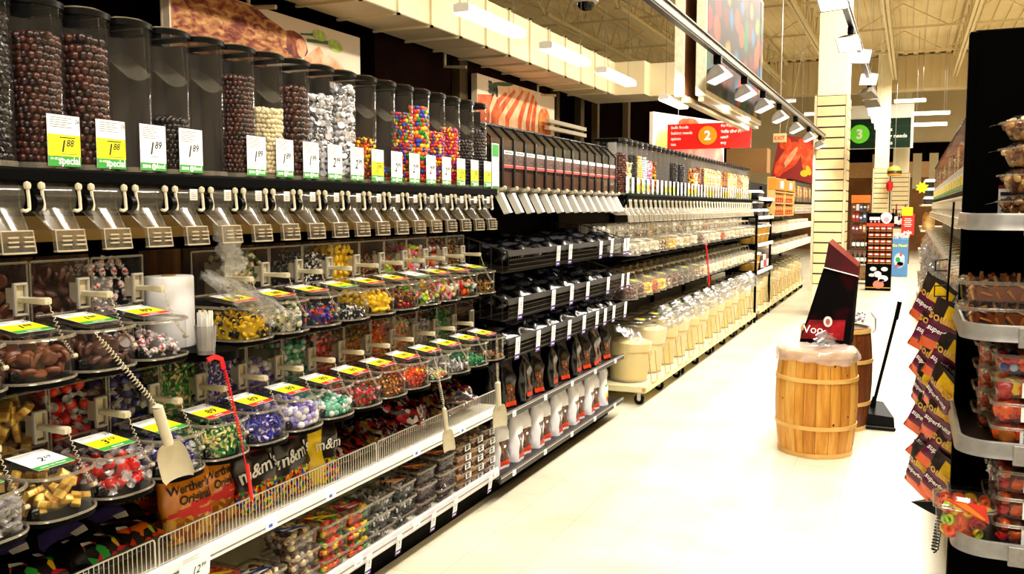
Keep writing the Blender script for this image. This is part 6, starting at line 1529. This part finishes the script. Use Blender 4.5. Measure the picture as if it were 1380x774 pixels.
def tray(x, y, z, dx, dy, h, label, group, base, rz=0):
    t = thing('lidded_tray', label, 'tray', (x, y, z), rz, group)
    m = MB(); m.extrude(rrect(-dx / 2 + .015, -dy / 2 + .015, dx / 2 - .015, dy / 2 - .015, .02), 0, h * .62, 0, poly1=rrect(-dx / 2, -dy / 2, dx / 2, dy / 2, .02)); part('base', m, base, t)
    m = MB(); m.extrude(rrect(-dx / 2 - .004, -dy / 2 - .004, dx / 2 + .004, dy / 2 + .004, .02), h * .64, h * .95, 0, poly1=rrect(-dx / 2 + .02, -dy / 2 + .02, dx / 2 - .02, dy / 2 - .02, .02)); part('lid', m, mat('tray_lid', '#e8e4de', .3), t)
for k in range(3): tray(.3, 14.3, 1.646 + .12 * k, .3, .4, .118, 'black tray with clear white lid on the bread rack, %s' % ['bottom', 'middle', 'top'][k], 'stacked trays on the bread rack', TRAY)
m = MB(); m.add([(.09 * math.cos(a) * (1 if i % 2 else .6), 0, .09 * math.sin(a) * (1 if i % 2 else .6)) for i, a in enumerate(np.linspace(0, 2 * PI, 17)[:-1])], [tuple(range(16))]); V = m.v[0]; m.add(V + np.array([0, .004, 0]), [tuple(range(16))[::-1]])
solo('star_sign', m, YEL, 'yellow star shaped price sign above the bread rack', 'sign', (.13, 13.9, 1.88))
# ------------------------------------------------------------------ racks beyond the baking goods on the left
u = thing('display_rack', 'black rack of lidded tubs and trays after the baking bins', 'rack', (-2.3, 13.4, 0))
for z in (.7, 1.08, 1.46, 1.72):
    m = MB(); m.box(-2.6, 12.8, z, -1.92, 14.2, z + .015); m.box(-1.92, 12.8, z - .02, -1.90, 14.2, z + .025, 1); part('shelf', m, [BLACK, WHITE], u, True)
for y in (12.8, 14.17):
    m = MB(); m.box(-2.6, y, 0, -2.56, y + .03, 2.0); m.box(-1.96, y, 0, -1.93, y + .03, 1.5); part('upright', m, BLACK, u, True)
PAIL = mat('pail_tan', '#b0822c', .4, var=.08)
for k in range(2): tray(-2.1, 13.1, 1.477 + .115 * k, .34, .5, .11, 'black lidded tray on the tub rack, %s' % ['lower', 'upper'][k], 'black trays on the tub rack', TRAY)
tray(-2.1, 13.1, 1.738, .34, .5, .11, 'black lidded tray alone on the top of the tub rack', 'black trays on the tub rack', TRAY); tray(-2.1, 13.7, 1.477, .34, .4, .11, 'black lidded tray farther along the tub rack', 'black trays on the tub rack', TRAY)
for k, (y, z) in enumerate(((13.05, 1.096), (13.5, 1.096), (13.95, 1.096), (13.05, .716))):
    t = thing('tan_pail', 'tan pail with white rim on the tub rack, %s' % ['first on the upper shelf', 'second on the upper shelf', 'third on the upper shelf', 'alone on the lower shelf'][k], 'pail', (-2.1, y, z), 0, 'tan pails on the rack')
    m = MB(); m.lathe([(.001, 0), (.15, 0), (.185, .24), (.001, .24)], 22); part('pail', m, PAIL, t); m = MB(); m.lathe([(.187, .225), (.194, .23), (.194, .25), (.16, .262), (.001, .265)], 22); m.tube([(.17 * math.cos(a), .17 * math.sin(a), .12) for a in np.linspace(0, 2 * PI, 23)[:-1]], .006, 4, closed=True); part('lid', m, WHITE, t)
for k in range(3):
    m = MB(); m.box(-.04, -.12, 0, .04, .12, .2, 0, .004); m.box(.04, -.1, .02, .042, .1, .12, 1); solo('carton', m, [[TRAY, WHITE, mat('carton_brown', '#7a3a1c', .5)][k], [WHITE, RED, PAPER][k]], '%s carton beside the tan pail on the lower rack' % ['black', 'white', 'brown'][k], 'carton', (-1.99, 13.42 + .28 * k, .716))
u4 = goods_unit(14.32, 21.0, 'farthest left shelving of bulk bins behind the near pillar')
OC = mat('rack_orange', '#e88a18', .5, var=.08); r = thing('spice_rack', 'tan wire spice rack with an orange header', 'rack', (-1.95, 15.9, 1.46))
m = MB()
for y in (-1.25, 0, 1.25): m.box(-.12, y - .04, 0, .0, y + .04, .62)
for z in (.0, .2, .38): m.box(-.12, -1.25, z, .0, 1.25, z + .02)
part('frame', m, mat('rack_tan', '#d8b468', .5, var=.08), r)
m = MB(); m.box(-.1, -1.3, .42, .01, 1.3, .6, 0, .006); m.box(.01, -.75, .45, .012, -.35, .57, 1); m.box(.01, .45, .45, .012, .85, .57, 1); part('header', m, [OC, PAPER], r)
SP = [vor('print_spice', ['#f4f0e8', '#b02418', '#1c1c1c', '#d8a030', '#e8e0d0'], 14, .4)]
k = 0
for z in (.02, .22):
    for q in range(10):
        o = link('spice_packet', memo('spk', lambda: bag(.18, .16, .05, base=True, seed=61, nu=16, nv=8, crease=.003).mesh('packet', SP)), None, (-1.99, 14.78 + .25 * q, 1.46 + z)); tag(o, 'small spice packet, %s on the %s shelf of the orange rack' % (ORD[q], 'lower' if z < .1 else 'upper'), 'packet', 'spice packets')
for k in range(22):
    y = 17.5 + .155 * k; f = [9, 7, 1, 9, 8, 7, 3][k % 7]
    dispenser((-2.0, y, 1.70), 0, S_LO, 'd2', 'clear dispenser of %s in the farthest left row' % NUTS[f][0], 'gravity dispensers of the farthest left row', LABS[k % 4])
    w, tpl, d, cols, h = NUTS[f]; o = link('bulk_food', canister_fill('n' + w, tpl, d, cols, h, seed=f, layers=1), None, (-2.0, y, 1.70)); tag(o, '%s in the farthest left row' % w, 'bulk food', w + ' in the farthest left row', 'stuff')
S_BOX = {}
m = MB(); hexa(m, [(.3, -.36, 0), (.3, .36, 0), (.25, .36, .12), (.25, -.36, .12)], [(-.1, -.36, 0), (-.1, .36, 0), (-.1, .36, .26), (-.1, -.36, .26)], 0); S_BOX['box'] = (m, [CLEARB])
m = MB(); m.box(.03, -.36, .0, .29, .36, .1, 0, .01); m.box(.0, -.34, .1, .18, .34, .16, 0, .01); S_BOX['contents'] = (m, [noisy('boxed_goods', ['#e8d8b8', '#fbf4e4', '#d8b080'], 14, .6, bump=.3)])
m = MB(); m.tube([(.305, -.36, .004), (.305, .36, .004)], .006, 5); m.box(.298, -.1, .015, .302, .1, .05); S_BOX['front_edge'] = (m, [WHITE])
for tier, z in (('upper', 1.21), ('middle', .88)):
    for k in range(8):
        r = thing('slant_bin', 'slant-lidded bin of pale goods in the %s tier, %s behind the tub rack' % (tier, ORD[k]), 'bulk bin', (-2.2, 14.75 + .76 * k, z), 0, 'slant-lidded bins')
        for n, (mm_, ms) in S_BOX.items(): link(n, memo(('sb', n), lambda: mm_.mesh(n, ms)), r, kind='stuff' if n == 'contents' else None)
for k, (a, b) in enumerate(((13.0, 14.9), (14.95, 16.9), (16.95, 18.9))): platform(a, b, 4 + k)
for k in range(11):
    loc = (-2.13, 13.25 + .52 * k, .161); r = thing('flour_tub', 'clear lidded tub of pale flour on the far platforms, %s along' % ORD[k], 'tub', loc, 0, 'flour tubs on the far platforms', rot=(0, .06, 0))
    for n, (mm_, ms) in S_BUC.items(): link(n, memo(('buc', n), lambda: mm_.mesh(n, ms)), r)
    o = link('flour', FM[(k + 1) % 4], None, loc, (0, .06, 0)); tag(o, 'cream flour inside the %s tub of the far platforms' % ORD[k], 'flour', 'flour in the far tubs', 'stuff')
# ------------------------------------------------------------------ displays at the end of the aisle
r = thing('chocolate_display', 'black floor display with five rows of brown chocolate spread boxes', 'display', (-.53, 18.8, 0))
m = MB(); m.box(-.24, 0, 0, .22, .4, .5, 0, .006); m.box(-.24, .12, .5, .22, .4, 1.28, 0); part('body', m, BLACK, r)
m = MB(); m.box(-.25, .1, 1.28, .24, .14, 1.5, 0); m.box(-.25, .09, 1.24, .24, .1, 1.3, 1); m.box(-.2, .09, 1.36, -.01, .1, 1.42, 2)
m.add([(.1 + .1 * math.cos(a) * (1 + .2 * math.sin(a)), .088, 1.4 + .11 * math.sin(a)) for a in np.linspace(0, 6.28, 17)[:-1]], [tuple(range(16))], 3)
m.add([(.1 + .05 * math.cos(a), .086, 1.37 + .05 * math.sin(a)) for a in np.linspace(0, 6.28, 13)[:-1]], [tuple(range(12))], 4)
for q in range(3): m.add([(-.17 + .07 * q + .02 * math.cos(a), .089, 1.33 + .02 * math.sin(a)) for a in np.linspace(0, 6.28, 11)[:-1]], [tuple(range(10))], 4)
part('header', m, [BLACK, ORED, PAPER, PAPER, mat('heart_pink', '#f0a0b8', .5)], r)
m = MB(); m.box(-.235, -.004, .02, .215, 0, .48, 0)
for (cx, cz, rx, rz, mi) in ((-.1, .42, .06, .04, 1), (.1, .42, .06, .04, 1), (-.02, .32, .07, .06, 1), (-.12, .3, .06, .03, 1), (.08, .24, .09, .06, 1), (.0, .12, .1, .08, 2), (.05, .2, .06, .03, 1)): m.add([(cx + rx * math.cos(a), -.006, cz + rz * math.sin(a)) for a in np.linspace(0, 6.28, 15)[:-1]], [tuple(range(14))], mi)
m.box(-.235, -.007, .05, .215, -.004, .07, 3); part('front_panel', m, [BLACK, PAPER, mat('panel_rose', '#d87870', .5), FOILG], r)
JB = MB(); JB.box(-.048, -.05, 0, .048, .05, .1, 0, .006); JB.box(-.049, -.052, .04, .049, -.05, .075, 1); JB.box(-.03, -.054, .045, .03, -.052, .07, 2); JB.box(-.049, -.052, .0, .049, -.05, .012, 3); JBM = JB.mesh('box', [mat('spread_brown', '#5a2010', .4), ORED, PAPER, FOILG])
for row in range(6):
    for q in range(4): o = link('spread_box', JBM, None, (-.69 + .108 * q, 18.86, .52 + .125 * row)); tag(o, 'brown chocolate spread box, %s in the %s row of the floor display' % (ORD[q], ORD[5 - row]), 'box', 'chocolate spread boxes')
for row in range(1, 6):
    pass
m = MB()
for row in range(6): m.box(-.77, 18.8, .5 + .125 * row, -.31, 18.93, .515 + .125 * row)
solo_shelf = part('tier_shelf', m, BLACK, r, True)
r = thing('blue_display', 'light blue floor bin with yellow lettering filled with white packets', 'display', (-.21, 22.8, 0))
m = MB(); m.box(-.18, 0, 0, .18, .4, .88, 0, .006); part('bin', m, mat('display_blue', '#4f8ac8', .5, var=.05), r)
m = MB(); tx(m, 'Go Nuts!', .085, lambda x, y, d: (x, -.004, .7 + y), 0, bold=.03, align='CENTER')
for (cx, cz, rx, rz, mi) in ((.0, .38, .12, .18, 1), (.03, .46, .08, .06, 2), (-.03, .4, .05, .06, 3), (.02, .3, .07, .05, 1), (-.04, .25, .06, .03, 4), (.03, .52, .03, .05, 4)): m.add([(cx + rx * math.cos(a), -.004 - .001 * mi, cz + rz * math.sin(a)) for a in np.linspace(0, 6.28, 15)[:-1]], [tuple(range(14))], mi)
part('lettering', m, [YEL, mat('print_blue_pale', '#a8c8e8', .5), PAPER, GRN, mat('print_rose', '#c05060', .5)], r)
for q in range(6): o = link('snack_packet', memo('wp', lambda: bag(.14, .16, .06, base=False, seed=71, nu=14, nv=8).mesh('packet', [WRAPW])), None, (-.33 + .05 * q, 22.95 + .06 * (q % 2), .86), (.5 * math.sin(q * 2), .3, 1.2 * q)); tag(o, 'white snack packet heaped in the blue bin, %s from the left' % ORD[q], 'packet', 'white packets in the blue bin')
r = thing('sale_sign', 'red sale sign with a yellow burst above the blue bin', 'sign', (-.06, 23.6, .95))
m = MB(); m.box(-.14, 0, 0, .14, .02, .5, 0); m.box(-.01, .02, -.95, .01, .03, .2, 0); part('panel', m, RED, r)
m = MB(); tx(m, 'sale', .12, lambda x, y, d: (x, -.003, .03 + y), 0, bold=.03, align='CENTER')
for q in range(5): m.box(-.07 - .02 * (q % 2), -.003, .2 + .045 * q, .07 + .02 * (q % 2), 0, .215 + .045 * q, 0)
part('lettering', m, PAPER, r)
m = MB(); m.box(-.14, -.012, .46, .1, -.004, .66, 0); part('burst', m, YEL, r)
# rack of bottles and boxes between the pillars
r = thing('mixed_rack', 'tall rack with an orange header holding bottles and cartons', 'rack', (-.95, 20.3, 0))
for z in (.08, .42, .74, 1.06, 1.3, 1.52):
    m = MB(); m.box(-.2, 0, z, .17, .4, z + .02); part('shelf', m, mat('rack_brown', '#5a3218', .5), r)
for x in (-.2, .15):
    m = MB(); m.box(x, .0, 0, x + .02, .4, 1.85); part('side_panel', m, mat('rack_brown'), r)
m = MB(); m.box(-.2, -.02, 1.7, .17, .0, 1.86, 0); part('header', m, mat('header_orange', '#f06a10', .5), r)
BOT = MB(); BOT.lathe([(.001, 0), (.035, 0), (.037, .12), (.015, .19), (.014, .25), (.001, .25)], 10, [0, 0, 0, 1, 1]); BOT.lathe([(.0375, .035), (.0385, .04), (.0385, .11), (.0375, .115)], 10, 2); BOTM = BOT.mesh('bottle', [mat('bottle_dark', '#1c0a0a', .2), mat('cap_red', '#8a1410', .4), PAPER])
for row, z in enumerate((.44, .76)):
    for q in range(4): o = link('bottle', BOTM, None, (-1.09 + .09 * q, 20.36, z)); tag(o, 'dark bottle with white label, %s on the %s bottle shelf' % (ORD[q], ['lower', 'upper'][row]), 'bottle', 'dark bottles on the orange-headed rack')
for q in range(3): m = MB(); m.box(-.05, 0, 0, .055, .2, .28, 0, .005); m.box(-.03, -.002, .08, .035, 0, .14, 1); solo('carton', m, [mat('cardboard'), mat('carton_print', '#8a5a28', .6)], 'brown cardboard carton, %s at the foot of the orange-headed rack' % ORD[q], 'carton', (-1.08 + .115 * q, 20.35, .1))
rs = random.Random(5); CC = [mat('pack_%d' % i, c, .45) for i, c in enumerate(('#20242c', '#b02020', '#e8e2d8', '#2a4a80', '#c89030', '#7a2a3a'))]
for row, z in enumerate((1.08, 1.32, 1.54)):
    for q in range(5):
        h = rs.uniform(.12, .19); m = MB(); m.box(-.03, 0, 0, .03, .12, h, 0, .004); m.box(-.022, -.002, h * .4, .022, 0, h * .7, 1); solo('pack', m, [CC[rs.randrange(6)], CC[2]], 'small boxed pack, %s on the %s pack shelf of the orange-headed rack' % (ORD[q], ['lowest', 'middle', 'top'][row]), 'pack', (-1.1 + .072 * q, 20.34, z), 'boxed packs on the orange-headed rack')
# wine table and balloons behind
r = thing('wine_table', 'dark table with cases under the wine bottles near the back', 'table', (-.3, 28.2, 0))
m = MB(); m.box(-.3, 0, 1.0, .3, .5, 1.05); part('table_top', m, mat('rack_brown'), r)
for x in (-.28, .24):
    m = MB(); m.box(x, .02, 0, x + .05, .48, 1.0); part('leg', m, mat('rack_brown'), r)
for q in range(7):
    o = link('bottle', BOTM, None, (-.55 + .08 * q, 28.35 + .1 * (q % 2), 1.05), (0, 0, 0), (1.3, 1.3, 1.6 + .5 * (q % 3))); tag(o, 'wine bottle on the dark table near the back, %s from the left' % ORD[q], 'bottle', 'wine bottles near the back')
r = thing('burger_balloon', 'hanging burger shaped balloon beside the far pillar', 'balloon', (-.5, 29.6, 2.55))
m = MB(); m.lathe([(.001, .3), (.12, .28), (.19, .2), (.2, .16)], 18); m.lathe([(.2, .06), (.19, .02), (.14, 0), (.001, 0)], 18); part('bun', m, mat('bun', '#e8a03c', .5, var=.15), r)
m = MB(); m.lathe([(.2, .155), (.215, .14), (.2, .125)], 18); part('lettuce', m, G_, r); m = MB(); m.lathe([(.2, .12), (.21, .09), (.2, .065)], 18); part('patty', m, BR_, r)
m = MB(); m.cyl((0, 0, .3), (0, 0, ZC - 2.55), .005, n=4); part('string', m, STEEL, r)
m = MB(); m.lathe([(.001, -.17), (.07, -.14), (.1, -.02), (.09, .1), (.001, .17)], 16); m.cyl((0, 0, .16), (.0, 0, .3), .004, n=4); solo('hanging_balloon', m, R_, 'red balloon hanging under the burger balloon', 'balloon', (-.62, 29.65, 2.25))
# ------------------------------------------------------------------ light and camera
def area(name, loc, sx, sy, power, col=(1, .93, .8), rot=(0, 0, 0)):
    l = bpy.data.lights.new(name, 'AREA'); l.shape = 'RECTANGLE'; l.size = sx; l.size_y = sy; l.energy = power; l.color = col
    o = bpy.data.objects.new(name, l); COL.objects.link(o); o.location = loc; o.rotation_euler = rot
    o['kind'] = 'structure'; return o
for k, p in enumerate((400, 460, 520, 500, 430, 430, 460)): area('ceiling_light', (.35, 0.4 + 4.6 * k, 5.3), .5, 3.4, p)
for k, y in enumerate((6.1, 7.15, 8.1, 9.15, 10.5, 11.9, 13.4)): area('track_lamp_light', (-1.3, y, 2.36), .2, .15, 26, (1, .95, .86), rot=(0, math.radians(42), 0))
for k in range(3): area('ceiling_light', (-8.5, 8 + 8 * k, 5.3), .4, 3.0, 160)
area('ceiling_light', (.6, -.6, 3.6), 1.2, 1.2, 35, rot=(math.radians(20), 0, 0))
w = bpy.data.worlds.new('World'); SC.world = w; w.use_nodes = True
w.node_tree.nodes['Background'].inputs[0].default_value = (1, .95, .86, 1); w.node_tree.nodes['Background'].inputs[1].default_value = .16
cam = bpy.data.cameras.new('camera'); co = bpy.data.objects.new('camera', cam); COL.objects.link(co)
cam.sensor_width = 36; cam.lens = 1220 * 36 / 1380; cam.clip_end = 200; cam.clip_start = .02
co.location = (0, 0, 1.6); co.rotation_euler = (math.radians(90 - 5.0123), 0, math.radians(23.7158))
SC.camera = co
SC.view_settings.view_transform = 'Standard'; SC.view_settings.look = 'None'; SC.view_settings.exposure = -.3; SC.view_settings.gamma = 1; SC.view_settings.use_curve_mapping = False
SC.cycles.transparent_max_bounces = 24; SC.cycles.max_bounces = 8; SC.cycles.caustics_reflective = False; SC.cycles.caustics_refractive = False
SC.cycles.sample_clamp_indirect = 6
